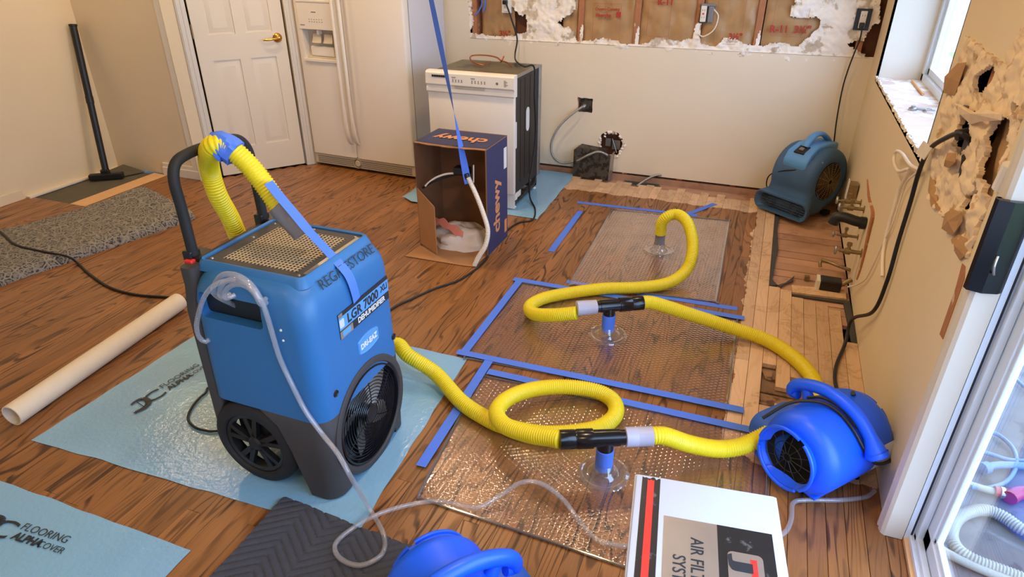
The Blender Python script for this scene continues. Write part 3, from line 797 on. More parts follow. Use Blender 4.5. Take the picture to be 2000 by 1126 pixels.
flap([(1868, 300), (1886, 300), (1884, 318), (1872, 330), (1862, 326)], 0.026, 'papertear')
flap([(1820, 340), (1828, 352), (1834, 400), (1840, 415), (1826, 404), (1819, 372)], 0.004, 'papertear')
# bare gouge beside the casing
b = B(); b.prism([PX(x, y, -0.0005) for x, y in ((1880, 514), (1886, 520), (1884, 545), (1842, 662), (1836, 652), (1868, 560))], (-0.0015, 0, 0)); b.build('gouge', 'stud', wr)
# window recess, frame, glass
b = B(); b.b2((0.0, WY0, WZ0-0.01), (0.29, WY0+0.012, WZ1)); b.b2((0.0, WY1-0.012, WZ0-0.01), (0.29, WY1, WZ1)); b.b2((0.0, WY1, WZ1), (0.29, WY0, WZ1+0.012))
S(b.build('window_jamb', 'white_paint', wr))
b = B(); b.b2((0.0, WY1, WZ0-0.02), (0.29, WY0, WZ0)); S(b.build('window_stool', 'sill', wr), 'raw gypsum and wood sill board')
sheet('torn_edge', [(WY0, WZ0-0.006), (WY1, WZ0-0.006), (WY1, WZ0+0.010), (WY0, WZ0+0.010)], [], cX(-0.002), (-1, 0, 0), 0.006, 0.006, 30, 'plaster', wr, 0.008, 0.008)
w1 = B(); FX = 0.225
for (ya, yb, za, zb) in ((WY0-0.05, WY0, WZ0, WZ1), (WY1, WY1+0.05, WZ0, WZ1), (WY1, WY0, WZ0, WZ0+0.04), (WY1, WY0, WZ1-0.04, WZ1), (-1.19, -1.14, WZ0, WZ1)):
    w1.b2((FX, ya, za), (FX+0.06, yb, zb), None, 0.003)
wo = w1.build('window_1', 'alu'); S(wo, 'white vinyl sliding window over the bare sill')
for (ya, yb) in ((WY0-0.05, -1.14), (-1.19, WY1+0.05)):
    b = B()
    for (a, c, za, zb) in ((ya-0.035, ya, WZ0+0.04, WZ1-0.04), (yb, yb+0.035, WZ0+0.04, WZ1-0.04), (yb, ya, WZ0+0.04, WZ0+0.075), (yb, ya, WZ1-0.075, WZ1-0.04)):
        b.b2((FX+0.018, a, za), (FX+0.045, c, zb), None, 0.002)
    sa = b.build('window_sash', 'alu', wo)
    g = B().b2((FX+0.030, yb+0.02, WZ0+0.06), (FX+0.033, ya-0.02, WZ1-0.06)).build('window_pane', 'glass', sa)
# ---- sliding glass door ----
b = B()
pr_ = [(-0.014, DY+0.052), (-0.018, DY+0.046), (-0.020, DY+0.034), (-0.016, DY+0.030), (-0.019, DY+0.020), (-0.015, DY+0.004), (-0.006, DY-0.004), (0.044, DY-0.004), (0.044, DY+0.05), (0.0, DY+0.052)]
b.prism([Vector((x, y, 0.0)) for x, y in pr_], (0, 0, 2.1)); S(b.build('trim_4', 'white_paint'), 'white moulded casing beside the glass door')
d2 = B()
d2.b2((0.046, DY-0.004, 0), (0.060, DY+0.05, 2.1)); d2.b2((0.046, -4.95, 2.03), (0.14, DY, 2.07))
d2.b2((0.066, -4.95, -0.02), (0.14, DY, 0.016)); d2.b2((0.060, DY+0.004, 0), (0.14, DY+0.05, 2.07))
d2.b2((0.058, -4.95, -0.02), (0.14, DY+0.05, 0.026)); d2o = d2.build('door_2', 'alu'); S(d2o, 'sliding patio door with pale blue-white frame')
b = B().b2((0.060, DY-0.002, 0.0), (0.066, DY+0.03, 2.05)); b.build('door_gasket', 'gasket', d2o)
b = B().b2((0.046, -4.95, -0.02), (0.066, DY, 0.012)); b.build('door_threshold', 'weatherwood', d2o)
b = B()
b.b2((0.070, DY-0.024, 0.02), (0.088, DY, 2.03), None, 0.002); b.b2((0.090, DY-0.070, 0.03), (0.122, DY-0.010, 2.02), None, 0.004); b.b2((0.098, DY-0.082, 0.05), (0.114, DY-0.066, 2.0), None, 0.003)
b.b2((0.070, -4.9, 0.016), (0.088, DY, 0.040), None, 0.002); b.b2((0.090, -4.0, 0.03), (0.122, DY-0.01, 0.085), None, 0.004); b.b2((0.098, -4.0, 0.08), (0.114, DY-0.06, 0.10), None, 0.003)
b.b2((0.090, -4.06, 0.03), (0.122, -3.98, 2.02), None, 0.004); b.b2((0.090, -4.9, 0.03), (0.122, -4.06, 0.09), None, 0.004)
b.build('door_sash', 'alu', d2o)
B().b2((0.104, -4.9, 0.09), (0.108, DY-0.07, 2.0)).build('door_pane', 'glass', d2o)
# black pull on the jamb
b = B(); zt, zb = 1.075, 0.845
pf = [(-0.026, DY+0.012), (-0.034, DY+0.002), (-0.030, DY-0.012), (0.0, DY-0.022), (0.034, DY-0.014), (0.045, DY-0.004), (0.045, DY-0.0005), (-0.018, DY-0.0005), (-0.021, DY+0.010)]
b.prism([Vector((x, y, zb)) for x, y in pf], (0, 0, zt-zb)); b.tube([(-0.026, DY+0.008, zb), (-0.026, DY+0.008, zt)], 0.006, 8)
hnd = b.build('door_handle', 'blackgloss', d2o); hnd['label'] = 'glossy black door pull'
b = B(); b.tube(spline([(0.004, DY-0.024, 0.945), (0.001, DY-0.034, 0.925), (0.006, DY-0.030, 0.905), (0.010, DY-0.024, 0.898)], 0.004), 0.003, 8); b.build('latch_lever', 'steel', hnd)
# ---- outside ----
S(B().b2((0.125, -8, -0.18), (2.2, 3.0, -0.12)).build('patio_slab', 'concrete'), 'weathered grey concrete patio outside the glass door')
S(B().b2((2.2, -8, -0.20), (9, 9, -0.14)).build('lawn', 'grass'), 'mossy lawn beyond the patio')
# ================= OBJECTS =================
# ---- hoses ----
def ribbed(name, path, r, m, parent=None, rib=0.0014, pitch=0.0088, n=18, sub=4):
    P = spline(path, pitch/sub)
    for _ in range(70): P = [P[0]]+[(P[i-1]+P[i]*2+P[i+1])/4 for i in range(1, len(P)-1)]+[P[-1]]
    R = [r+(rib if (i % sub) in (0, 1) else -rib) for i in range(len(P))]
    b = B(); b.tube(P, R, n); return b.build(name, m, parent, smooth=True, angle=180, normals=False)
def hp(pts): return [PZ(x, y, z) for x, y, z in pts]
HR = 0.029
def sm(P, n):
    for _ in range(n): P = [P[0]]+[(P[i-1]+P[i]*2+P[i+1])/4 for i in range(1, len(P)-1)]+[P[-1]]
    return P
def joint(b, p, q, r0, r1=None, lip=True, n=24):
    p, q = Vector(p), Vector(q); L = (q-p).length; r1 = r1 or r0
    prof = [(r0*0.86, 0.0), (r0, 0.002), (r0, L*0.42), (r0*0.985, L*0.44), (r0*0.985, L*0.47), (r0, L*0.49), (r1, L-0.004), (r1*1.02, L-0.003), (r1*1.02, L), (r1*0.86, L)]
    b.lathe(prof, p, q-p, n, True)

# ---- drying mats ----
def drying_mat(label, corners, port, nu, nv, hfun=None):
    c = [Vector(q) for q in corners]
    t = root('drying_mat', label, 'drying mat', (sum(c, Vector())/4), 0, 'clear vacuum drying mats')
    pw = Vector(port)
    def hf(u, v, p):
        e = min(u, 1-u)*nu, min(v, 1-v)*nv
        base = 0.004
        d = (p-pw); dd = math.hypot(d.x, d.y)
        # hexagonal dimples
        K = 2*PI/0.0165
        x, y = p.x, p.y
        hx = (math.cos(K*x)+math.cos(K*(0.5*x+0.866*y))+math.cos(K*(0.5*x-0.866*y)))/3
        amp = 0.0017*hx
        if dd < 0.085: amp = 0
        if min(e) < 3: amp = 0
        sw = 0.0015*noise.noise(Vector((x*5, y*5, 1)))
        return base+amp+sw
    sh_ = patch('dimpled_sheet', c, nu, nv, hf, 'mat', t, 0.0015, open_=True)
    b = B(); ring = [c[0], c[1], c[2], c[3], c[0]]
    cen = sum(c, Vector())/4
    pts = []
    for i in range(4):
        a, d_ = c[i], c[(i+1) % 4]; L = (d_-a).normalized(); k = 0.02
        pts += [a+L*k+Vector((0, 0, 0.005)), a.lerp(d_, 0.5)+Vector((0, 0, 0.005)), d_-L*k+Vector((0, 0, 0.005))]
    pts.append(pts[0]); b.tube(spline(pts, 0.02), 0.0045, 6); b.build('mat_rim', 'matrim', t, smooth=True)
    b = B(); b.lathe([(0.088, 0.004), (0.085, 0.010), (0.076, 0.013), (0.070, 0.009), (0.062, 0.007), (0.052, 0.010), (0.048, 0.018), (0.041, 0.024), (0.036, 0.030), (0.032, 0.048), (0.030, 0.050)], (pw.x, pw.y, 0), (0, 0, 1), 48)
    b.build('suction_port', 'dome', t, smooth=True)
    return t
m1 = drying_mat('clear dimpled drying mat nearest the far wall, with the grey cuff standing on it', [PZ(1112, 556), PZ(1398, 590), PZ(1424, 432), PZ(1196, 410)], (-1.0, -1.201, 0), 190, 260)
m2 = drying_mat('clear dimpled drying mat in the middle of the row, taped along both long edges', [PZ(905, 700), PZ(1420, 792), PZ(1440, 622), PZ(1010, 552)], (-1.058, -2.197, 0), 270, 180)
m3 = drying_mat('clear dimpled drying mat nearest the white box, glittering under the coiled hose', [PZ(815, 972), (-0.333, -3.41, 0), PZ(1500, 850), PZ(940, 735)], (-0.863, -3.055, 0), 270, 180)

# ---- tape on the floor ----
tapes = [((1127, 395), (1362, 421), 'blue tape strip along the far edge of the farthest drying mat', 0.0),
 ((1345, 418), (1396, 398), 'short slanting blue tape strip crossing the end of the far strip', 0.0012),
 ((1134, 412), (1076, 491), 'short blue tape strip alone on the floor between cardboard box and far mat', 0.0),
 ((1107, 550), (1440, 603), 'blue tape strip along the near edge of the farthest drying mat', 0.0),
 ((1003, 547), (1453, 624), 'blue tape strip along the far edge of the middle drying mat', 0.008),
 ((1017, 548), (902, 697), 'blue tape strip down the dehumidifier side of the middle drying mat', 0.009),
 ((893, 690), (1452, 805), 'long blue tape strip along the near edge of the middle drying mat', 0.010),
 ((953, 728), (1482, 846), 'blue tape strip running behind the coiled hose to the bright blue fan', 0.008),
 ((960, 700), (822, 914), 'blue tape strip beside the near drying mat, its lower end loose on the boards', 0.009)]
for (p, q, lab, z) in tapes:
    a, d_ = PZ(*p), PZ(*q); L = (d_-a); n = max(6, int(L.length/0.04)); L2 = Vector((-L.y, L.x, 0)).normalized()*0.0185
    a.z = d_.z = 0
    def hf(u, v, p, z=z):
        return z+0.0016+0.0010*noise.noise(p*14)+(0.0005 if 0 else 0)
    o = patch('tape_strip', [a-L2, d_-L2, d_+L2, a+L2], n*2, 2, hf, 'tape', None, 0.0006)
    T(o, lab, 'tape', 'blue tape strips on the floor')

# ---- hoses ----
hA = root('drying_hose', 'yellow ribbed hose arching up from the far mat and curling down to the middle mat', 'hose', PZ(1286, 490), 0, 'yellow drying hoses')
pA = hp([(1290, 456, .135), (1292, 436, .20), (1302, 423, .245), (1322, 418, .26), (1341, 432, .25), (1352, 465, .195), (1351, 500, .13), (1338, 530, .07), (1305, 552, .04), (1250, 561, .036), (1180, 563, .037), (1110, 572, .037), (1062, 582, .037), (1035, 597, .04), (1042, 612, .07), (1080, 615, .115), (1125, 611, .150)])
ribbed('hose_body', pA, HR, 'yellow', hA)
b = B(); joint(b, (-1.0, -1.201, 0.045), (-1.0, -1.201, 0.142), 0.0285, 0.031); b.build('cuff', 'greycuff', hA, smooth=True)
c0 = PZ(1124, 611, .150); tc = Vector((-1.058, -2.197, 0.158)); dirT = (PZ(1250, 600, .158)-PZ(1124, 611, .158)).normalized(); dirT.z = 0; dirT.normalize()
b = B(); joint(b, tc-dirT*0.152, tc-dirT*0.062, 0.033, 0.031); b.build('cuff', 'lightcuff', hA, smooth=True)['label'] = 'pale grey cuff'
def tee(label, c, d, black_side, loc):
    t = root('pipe_tee', label, 'pipe fitting', loc, 0, 'black pipe tees')
    b = B(); b.lathe([(0.022, -0.072), (0.0255, -0.072), (0.0255, -0.045), (0.0285, -0.044), (0.0285, 0.044), (0.0255, 0.045), (0.0255, 0.072), (0.022, 0.072)], c, d, 28, True)
    b.lathe([(0.0275, -0.045), (0.0275, 0.0)], c-Vector((0, 0, 0)), (0, 0, 1), 24, True); b.build('tee_body', 'blackgloss', t, smooth=True)
    b = B(); s_ = d*black_side; b.lathe([(0.026, 0), (0.033, 0.0), (0.033, 0.052), (0.0315, 0.054), (0.0315, 0.060), (0.0325, 0.062), (0.0325, 0.108), (0.027, 0.110)], c+s_*0.044, s_, 28, True); b.build('cuff', 'blackgloss', t, smooth=True)
    b = B(); b.lathe([(0.026, 0.030), (0.0285, 0.030), (0.0288, 0.045), (0.0296, 0.047), (0.0294, 0.110), (0.0300, 0.112), (0.027, 0.114)], (loc[0], loc[1], 0), (0, 0, 1), 28, True)
    o = b.build('tape_wrap', 'tape', t, smooth=True); o['label'] = 'blue tape wrapped around the stem'
    return t
tee('black tee on the middle mat with blue tape around its stem', tc, dirT, 1, (-1.058, -2.197, 0))
hB = root('drying_hose', 'yellow ribbed hose from the middle tee over the bare boards to the bright blue fan', 'hose', PZ(1250, 600, 0), 0, 'yellow drying hoses')
st = tc+dirT*0.14
ribbed('hose_body', [st, st+dirT*0.06+Vector((0, 0, -0.004))]+hp([(1350, 614, .10), (1430, 640, .055), (1500, 665, .036), (1553, 700, .034), (1588, 740, .034), (1597, 780, .036), (1590, 812, .05), (1560, 840, .09), (1540, 858, .12)]), HR, 'yellow', hB)
hC = root('drying_hose', 'yellow ribbed hose draped over the dehumidifier handle and coiled on the near mat', 'hose', (-2.1, -3.1, 0), 0, 'yellow drying hoses')
tc3 = Vector((-0.863, -3.055, 0.158)); d3 = (PZ(1272, 849, .158)-PZ(1097, 856, .158)); d3.z = 0; d3.normalize()
HT = 1.055
pC = [PY(548, 406, -3.285), PY(522, 368, -3.287), PY(493, 330, -3.29), PY(462, 299, -3.30), PY(436, 281, -3.31), PY(413, 288, -3.325), PX(408, 322, -2.125), PX(424, 378, -2.14), PX(452, 430, -2.15), (-2.16, -3.12, 0.62), (-2.15, -3.12, 0.50), (-2.13, -3.02, 0.22), (-2.05, -2.93, 0.10), (-1.90, -2.90, 0.06)]
pC2 = hp([(770, 672, .12), (797, 694, .11), (850, 728, .06), (900, 783, .036), (948, 815, .034), (990, 833, .034), (1060, 846, .036), (1130, 843, .036), (1178, 831, .036), (1203, 807, .037), (1196, 780, .04), (1160, 762, .045), (1100, 755, .05), (1040, 760, .06), (993, 777, .075), (970, 803, .09), (985, 830, .105), (1035, 848, .13), (1075, 854, .150)])
ribbed('hose_body', pC+pC2+[tc3-d3*0.15], HR, 'yellow', hC)
b = B(); e0 = Vector(pC[0]); e1 = PY(592, 456, -3.283); joint(b, e0-(e1-e0)*0.1, e1, 0.033, 0.031); b.build('cuff', 'greycuff', hC, smooth=True)['label'] = 'grey cuff lying on the dehumidifier grille'
tee('black tee on the mat nearest the white box, blue tape around its stem', tc3, d3, -1, (-0.863, -3.055, 0))
hD = root('drying_hose', 'short yellow ribbed hose between the near tee and the bright blue fan', 'hose', PZ(1272, 870, 0), 0, 'yellow drying hoses')
b = B(); joint(b, tc3+d3*0.062, tc3+d3*0.152, 0.0325, 0.0325); b.build('cuff', 'lightcuff', hD, smooth=True)['label'] = 'pale grey cuff'
ribbed('hose_body', [tc3+d3*0.14, tc3+d3*0.19]+hp([(1345, 866, .10), (1400, 876, .07), (1445, 872, .075), (1478, 858, .10), (1505, 845, .13)]), HR, 'yellow', hD)

# ---- dehumidifier ----
DH = root('dehumidifier', 'tall blue wheeled dehumidifier standing on the blue film with a tape strip over its grille', 'dehumidifier', (-1.83, -3.27, 0))
X0, X1, Y0, Y1 = -2.045, -1.615, -3.495, -3.045
cx, cy, hx, hy = (X0+X1)/2, (Y0+Y1)/2, (X1-X0)/2, (Y1-Y0)/2
def ringz(z, ins, r, dx=0.0):
    return [Vector((x, y, z)) for x, y in rrect(cx+dx, cy, hx-ins, hy-ins, r, 7)]
rs = [ringz(0.315, 0.006, 0.05), ringz(0.32, 0.0, 0.055)]
rs += [ringz(z, i, r) for z, i, r in ((0.45, 0.0, 0.058), (0.62, 0.002, 0.062), (0.665, 0.003, 0.063), (0.70, 0.008, 0.066), (0.725, 0.018, 0.068), (0.742, 0.030, 0.068), (0.754, 0.046, 0.064), (0.760, 0.062, 0.055))]
b = B(); b.loft(rs); shell = b.build('shell', 'dblue', DH, smooth=True, angle=50)
# hose well on the long side, sunk grille bed on the top
def cut_rr(x0, x1, z0, z1, y0, y1, r=0.02):
    c = B(); q = rrect((x0+x1)/2, (z0+z1)/2, (x1-x0)/2, (z1-z0)/2, r)
    c.loft([[Vector((x, y0, z)) for x, z in q], [Vector((x, y1, z)) for x, z in q]]); return c
c1 = cut_rr(-2.0, -1.775, 0.62, 0.70, -3.56, -3.40, 0.015)
c2 = B(); q = rrect(-1.845, -3.265, 0.172, 0.158, 0.01); c2.loft([[Vector((x, y, 0.752)) for x, y in q], [Vector((x, y, 0.80)) for x, y in q]])
boolean(shell, [c1, c2])
shell.data.shade_smooth(); shell.data.set_sharp_from_angle(angle=math.radians(35))
b = B().b2((-2.0, -3.46, 0.622), (-1.778, -3.402, 0.698)); b.build('hose_well', 'black', DH)
b = B(); r1 = [ringz(z, i, 0.045) for z, i in ((0.748, 0.055), (0.768, 0.045), (0.776, 0.047), (0.779, 0.054))]
# raised rim around the grille
q1 = rrect(-1.845, -3.265, 0.185, 0.172, 0.025); q2 = rrect(-1.845, -3.265, 0.172, 0.158, 0.01)
b = B(); b.loft([[Vector((x, y, 0.745)) for x, y in rrect(-1.845, -3.265, 0.195, 0.182, 0.03)], [Vector((x, y, 0.770)) for x, y in q1], [Vector((x, y, 0.775)) for x, y in rrect(-1.845, -3.265, 0.180, 0.166, 0.02)], [Vector((x, y, 0.772)) for x, y in q2], [Vector((x, y, 0.752)) for x, y in q2]], cap=False)
b.build('grille_rim', 'dblue', DH, smooth=True, angle=40)
plate('grille_frame', [(-2.015, -3.421), (-1.676, -3.421), (-1.676, -3.109), (-2.015, -3.109)], [[(-1.975, -3.392), (-1.712, -3.392), (-1.712, -3.138), (-1.975, -3.138)]], lambda u, v: Vector((u, v, 0.768)), (0, 0, -0.004), 'dgrey', DH)
b = B().b2((-1.99, -3.40, 0.7535), (-1.70, -3.13, 0.757)); b.build('filter_media', 'felt', DH)
b = B()
for i in range(21):
    x = -1.975+0.263*i/20; b.b2((x-0.0016, -3.392, 0.7645), (x+0.0016, -3.138, 0.7665))
for i in range(21):
    y = -3.392+0.254*i/20; b.b2((-1.975, y-0.0016, 0.7648), (-1.712, y+0.0016, 0.7668))
b.build('wire_grid', 'gridgold', DH)
b = B().b2((-1.684, -3.40, 0.757), (-1.668, -3.13, 0.7725)); b.build('steel_lip', 'steel', DH)
for x, y in ((-2.0, -3.406), (-1.99, -3.24), (-2.0, -3.125), (-1.692, -3.408), (-1.692, -3.125), (-1.85, -3.12)):
    b = B(); b.lathe([(0.005, 0), (0.004, 0.003), (0.0001, 0.004)], (x, y, 0.768), (0, 0, 1), 10, True); b.build('screw', 'steel', DH)
# charcoal base
rs = [ringz(0.0, 0.012, 0.05), ringz(0.008, 0.003, 0.055), ringz(0.15, -0.002, 0.058), ringz(0.318, -0.001, 0.056), ringz(0.328, 0.004, 0.054)]
b = B(); b.loft(rs); base = b.build('base', 'dgrey', DH, smooth=True)
GC = Vector((X1, -3.262, 0.198)); GR = 0.176
cA = B().lathe([(GR+0.003, 0), (GR+0.003, 0.14)], (X1-0.09, GC.y, GC.z), (1, 0, 0), 56, True)
cB = B(); pf_ = [Vector((x, -3.7, z)) for x, z in ((-2.10, -0.1), (-2.10, 0.20), (-2.05, 0.315), (-1.98, 0.345), (-1.87, 0.335), (-1.795, 0.27), (-1.76, 0.18), (-1.715, -0.001), (-1.70, -0.1))]; cB.prism(pf_, (0, 0.31, 0))
cC = B(); pf_ = [Vector((x, -3.15, z)) for x, z in ((-2.10, -0.1), (-2.10, 0.20), (-2.05, 0.315), (-1.98, 0.345), (-1.87, 0.335), (-1.795, 0.27), (-1.76, 0.18), (-1.715, -0.001), (-1.70, -0.1))]; cC.prism(pf_, (0, 0.3, 0))
cD = B(); cD.prism([Vector((-2.2, y, z)) for y, z in ((-3.42, -0.1), (-3.40, 0.05), (-3.36, 0.095), (-3.17, 0.095), (-3.13, 0.05), (-3.11, -0.1))], (0.75, 0, 0))
boolean(base, [cA, cB, cC, cD]); base.data.shade_smooth(); base.data.set_sharp_from_angle(angle=math.radians(35))
b = B(); b.b2((-1.99, -3.46, 0.17), (-1.80, -3.08, 0.33)); b.b2((-1.80, -3.38, 0.11), (-1.70, -3.15, 0.33)); b.build('chassis', 'black', DH)
b = B(); b.lathe([(GR+0.028, -0.02), (GR+0.026, 0.004), (GR+0.020, 0.007), (GR+0.004, 0.006), (GR, 0.0), (GR-0.004, -0.07), (0.12, -0.085)], (X1, GC.y, GC.z), (1, 0, 0), 64, False)
b.build('fan_shroud', 'dgrey', DH, smooth=True, angle=40)
b = B(); b.lathe([(GR-0.004, 0.002), (GR-0.010, 0.004), (GR-0.014, -0.03), (0.0001, -0.075)], (X1, GC.y, GC.z), (1, 0, 0), 48, False); b.build('fan_cavity', 'blackgloss', DH, smooth=True)
b = B()
for k in range(5):
    a = k*2*PI/5+0.5; r = []
    for i in range(7):
        t = 0.03+0.115*i/6; wv = 0.030+0.035*i/6; pts = []
        for s_, dx in ((-1, 0.016), (1, -0.016)):
            aa = a+0.5*i/6; cvec = Vector((0, math.cos(aa), math.sin(aa))); tv = Vector((0, -math.sin(aa), math.cos(aa)))
            pts.append(Vector((X1-0.040+dx, GC.y, GC.z))+cvec*t+tv*s_*wv)
        r.append([pts[0], pts[1], pts[1]+Vector((-0.003, 0, 0)), pts[0]+Vector((-0.003, 0, 0))])
    b.loft(r)
b.build('fan_blades', 'steel', DH, smooth=True, angle=60)
b = B()
for k in range(13):
    r_ = 0.034+0.0112*k; n = 56
    b.tube([Vector((X1-0.010+0.012*(1-(r_/0.17)**2), GC.y+r_*math.cos(2*PI*i/n), GC.z+r_*math.sin(2*PI*i/n))) for i in range(n+1)], 0.0018, 5, False)
for k in range(6):
    a = k*PI/3+0.3; b.tube([Vector((X1-0.012+0.012*(1-(t/0.17)**2), GC.y+t*math.cos(a+t*1.2), GC.z+t*math.sin(a+t*1.2))) for t in [0.02+0.15*i/8 for i in range(9)]], 0.0018, 5)
b.build('fan_guard', 'blackgloss', DH, smooth=True)
b = B(); b.lathe([(0.0001, 0.006), (0.030, 0.005), (0.032, 0.0), (0.032, -0.01)], (X1-0.002, GC.y, GC.z), (1, 0, 0), 28, True); b.build('fan_hub', 'black', DH, smooth=True)
for yy, nm in ((-3.494, -1), (-3.09, 1)):
    b = B(); wy = yy+0.045*(1 if nm < 0 else 0.2)
    c_ = (-1.915, yy, 0.157); ax = (0, 1, 0)
    b.lathe([(0.112, 0.002), (0.118, -0.004), (0.138, -0.002), (0.152, 0.006), (0.157, 0.016), (0.157, 0.040), (0.150, 0.050), (0.118, 0.052), (0.112, 0.046), (0.112, 0.002)], c_, ax, 56)
    wh = b.build('wheel', 'rubber', DH, smooth=True, angle=50)
    b = B(); b.lathe([(0.113, 0.006), (0.108, 0.004), (0.098, 0.008), (0.096, 0.030), (0.113, 0.040)], c_, ax, 48)
    b.lathe([(0.0001, 0.0), (0.020, 0.0), (0.026, 0.006), (0.026, 0.032), (0.0001, 0.032)], c_, ax, 24)
    for k in range(5):
        a = k*2*PI/5+0.35
        for s_ in (-1, 1):
            u_ = Vector((math.cos(a), 0, math.sin(a))); v_ = Vector((-math.sin(a), 0, math.cos(a)))
            p0 = Vector(c_)+u_*0.015; p1 = Vector(c_)+u_*0.102+v_*s_*0.020
            wv = v_*0.009
            b.add([p0-wv+Vector((0, 0.006, 0)), p0+wv+Vector((0, 0.006, 0)), p1+wv+Vector((0, 0.008, 0)), p1-wv+Vector((0, 0.008, 0)), p0-wv+Vector((0, 0.024, 0)), p0+wv+Vector((0, 0.024, 0)), p1+wv+Vector((0, 0.024, 0)), p1-wv+Vector((0, 0.024, 0))], [[0, 1, 2, 3], [7, 6, 5, 4], [0, 4, 5, 1], [1, 5, 6, 2], [2, 6, 7, 3], [3, 7, 4, 0]])
    b.build('rim', 'black', wh, smooth=True, angle=40)
for q_ in ((548, 645), (553, 665)):
    b = B(); b.lathe([(0.0001, -0.002), (0.0035, -0.001), (0.004, 0.002)], PY(*q_, -3.4945), (0, 1, 0), 10, True); b.build('screw', 'whitepr', DH)
# rear frame and handle
b = B(); b.loft([[Vector((x, y, z)) for x, y in rrect(-2.045, cy, 0.022, hy-0.01, 0.012)] for z in (0.20, 0.62)]+[[Vector((x, y, z)) for x, y in rrect(-2.040, cy, 0.024, hy-0.02, 0.014)] for z in (0.70, 0.752, 0.760)])
b.build('rear_frame', 'dgrey', DH, smooth=True)
HX = -2.06
hpth = spline([(HX, -3.415, 0.62), (HX, -3.415, 0.80), (HX-0.004, -3.412, 0.92), (HX-0.008, -3.41, 1.0), (HX-0.012, -3.385, 1.043), (HX-0.014, -3.33, HT), (HX-0.014, -3.26, HT+0.001), (HX-0.014, -3.19, HT), (HX-0.012, -3.135, 1.043), (HX-0.008, -3.108, 1.0), (HX-0.004, -3.108, 0.92), (HX, -3.108, 0.80), (HX, -3.108, 0.62)], 0.01)
b = B(); b.tube(hpth, 0.0155, 16); b.build('handle', 'rubber', DH, smooth=True)
for yy in (-3.415, -3.108):
    b = B(); b.b2((HX-0.02, yy-0.012, 0.745), (HX+0.035, yy+0.052*(1), 0.775), None, 0.003); b.b2((HX-0.022, yy-0.02, 0.70), (HX+0.01, yy+0.02, 0.79), None, 0.004); b.build('handle_bracket', 'black', DH)
b = B(); b.b2((HX-0.01, -3.445, 0.735), (HX+0.018, -3.425, 0.768), None, 0.003); b.build('latch', 'red', DH)['label'] = 'small red latch'
# markings
fx = X1+0.0008
b = B(); b.b2((fx-0.004, -3.365, 0.549), (fx+0.0005, -3.090, 0.632)); b.build('label_panel', 'print', DH)
b = B(); b.b2((fx, -3.365, 0.578), (fx+0.0010, -3.090, 0.620)); b.build('label_band', 'oldblue_l', DH)
b = B(); b.b2((fx, -3.365, 0.549), (fx+0.0010, -3.300, 0.574)); b.build('label_corner', 'brushed', DH)
b = B(); b.b2((fx, -3.365, 0.621), (fx+0.0010, -3.345, 0.632)); b.build('label_corner', 'brushed', DH)
b = B(); q = rrect(-3.352, 0.599, 0.011, 0.014, 0.004); b.loft([[Vector((fx, y, z)) for y, z in q], [Vector((fx+0.0016, y, z)) for y, z in q]]); b.build('label_shield', 'labelw', DH)
text('model_lettering', 'LGR 7000', 0.043, (fx+0.0013, -3.238, 0.598), (0, 1, 0), (0, 0, 1), 'print', DH, bold=0.0012, sx=0.98)
text('model_lettering', 'XLi', 0.030, (fx+0.0013, -3.117, 0.602), (0, 1, 0), (0, 0, 1), 'print', DH, bold=0.0008, sx=0.95)
text('model_lettering', 'DEHUMIDIFIER', 0.0255, (fx+0.0013, -3.195, 0.563), (0, 1, 0), (0, 0, 1), 'whitepr', DH, bold=0.0006, sx=0.94)
q = rrect(-3.333, 0.562, 0.022, 0.009, 0.008); b = B(); b.loft([[Vector((fx, y, z)) for y, z in q], [Vector((fx+0.0018, y, z)) for y, z in q]]); b.build('maker_badge', 'oldblue_l', DH)
def lens_ring(sc, x):
    pts = [(0.056*sc*t_/10, (0.021+0.010*(1-(t_/10)**2))*sc*sg) for sg, rng in ((1, range(-10, 11)), (-1, range(10, -11, -1))) for t_ in rng]
    return [Vector((x, -3.232+y, 0.468+z)) for y, z in pts]
b = B(); b.loft([lens_ring(1.0, fx-0.002), lens_ring(0.96, fx+0.004), lens_ring(0.88, fx+0.004), lens_ring(0.86, fx+0.002)]); b.build('maker_badge', 'oldblue_l', DH, smooth=True, angle=30)
text('maker_lettering', 'DRI-EAZ', 0.027, (fx+0.0030, -3.232, 0.467), (0, 1, 0), (0, 0, 1), 'whitepr', DH, bold=0.0008, sx=0.92)
for yy, zz in ((-3.425, 0.395), (-3.085, 0.395)):
    b = B(); b.lathe([(0.0001, 0.001), (0.0085, 0.001), (0.011, 0.003), (0.012, 0.0)], (fx-0.001, yy, zz), (1, 0, 0), 16, True); b.build('bolt_recess', 'black', DH)
upv = Vector((-0.62, 0, 0.78))
text('marker_writing', 'REGAL', 0.044, (-1.6355, PX(650, 533, -1.6355).y, 0.7385), (0, 1, 0), upv, 'print', DH, bold=-0.0004, shear=0.15)
text('marker_writing', 'RESTORE', 0.044, (-1.6355, PX(697, 506, -1.6355).y, 0.7385), (0, 1, 0), upv, 'print', DH, bold=-0.0004, shear=0.15)

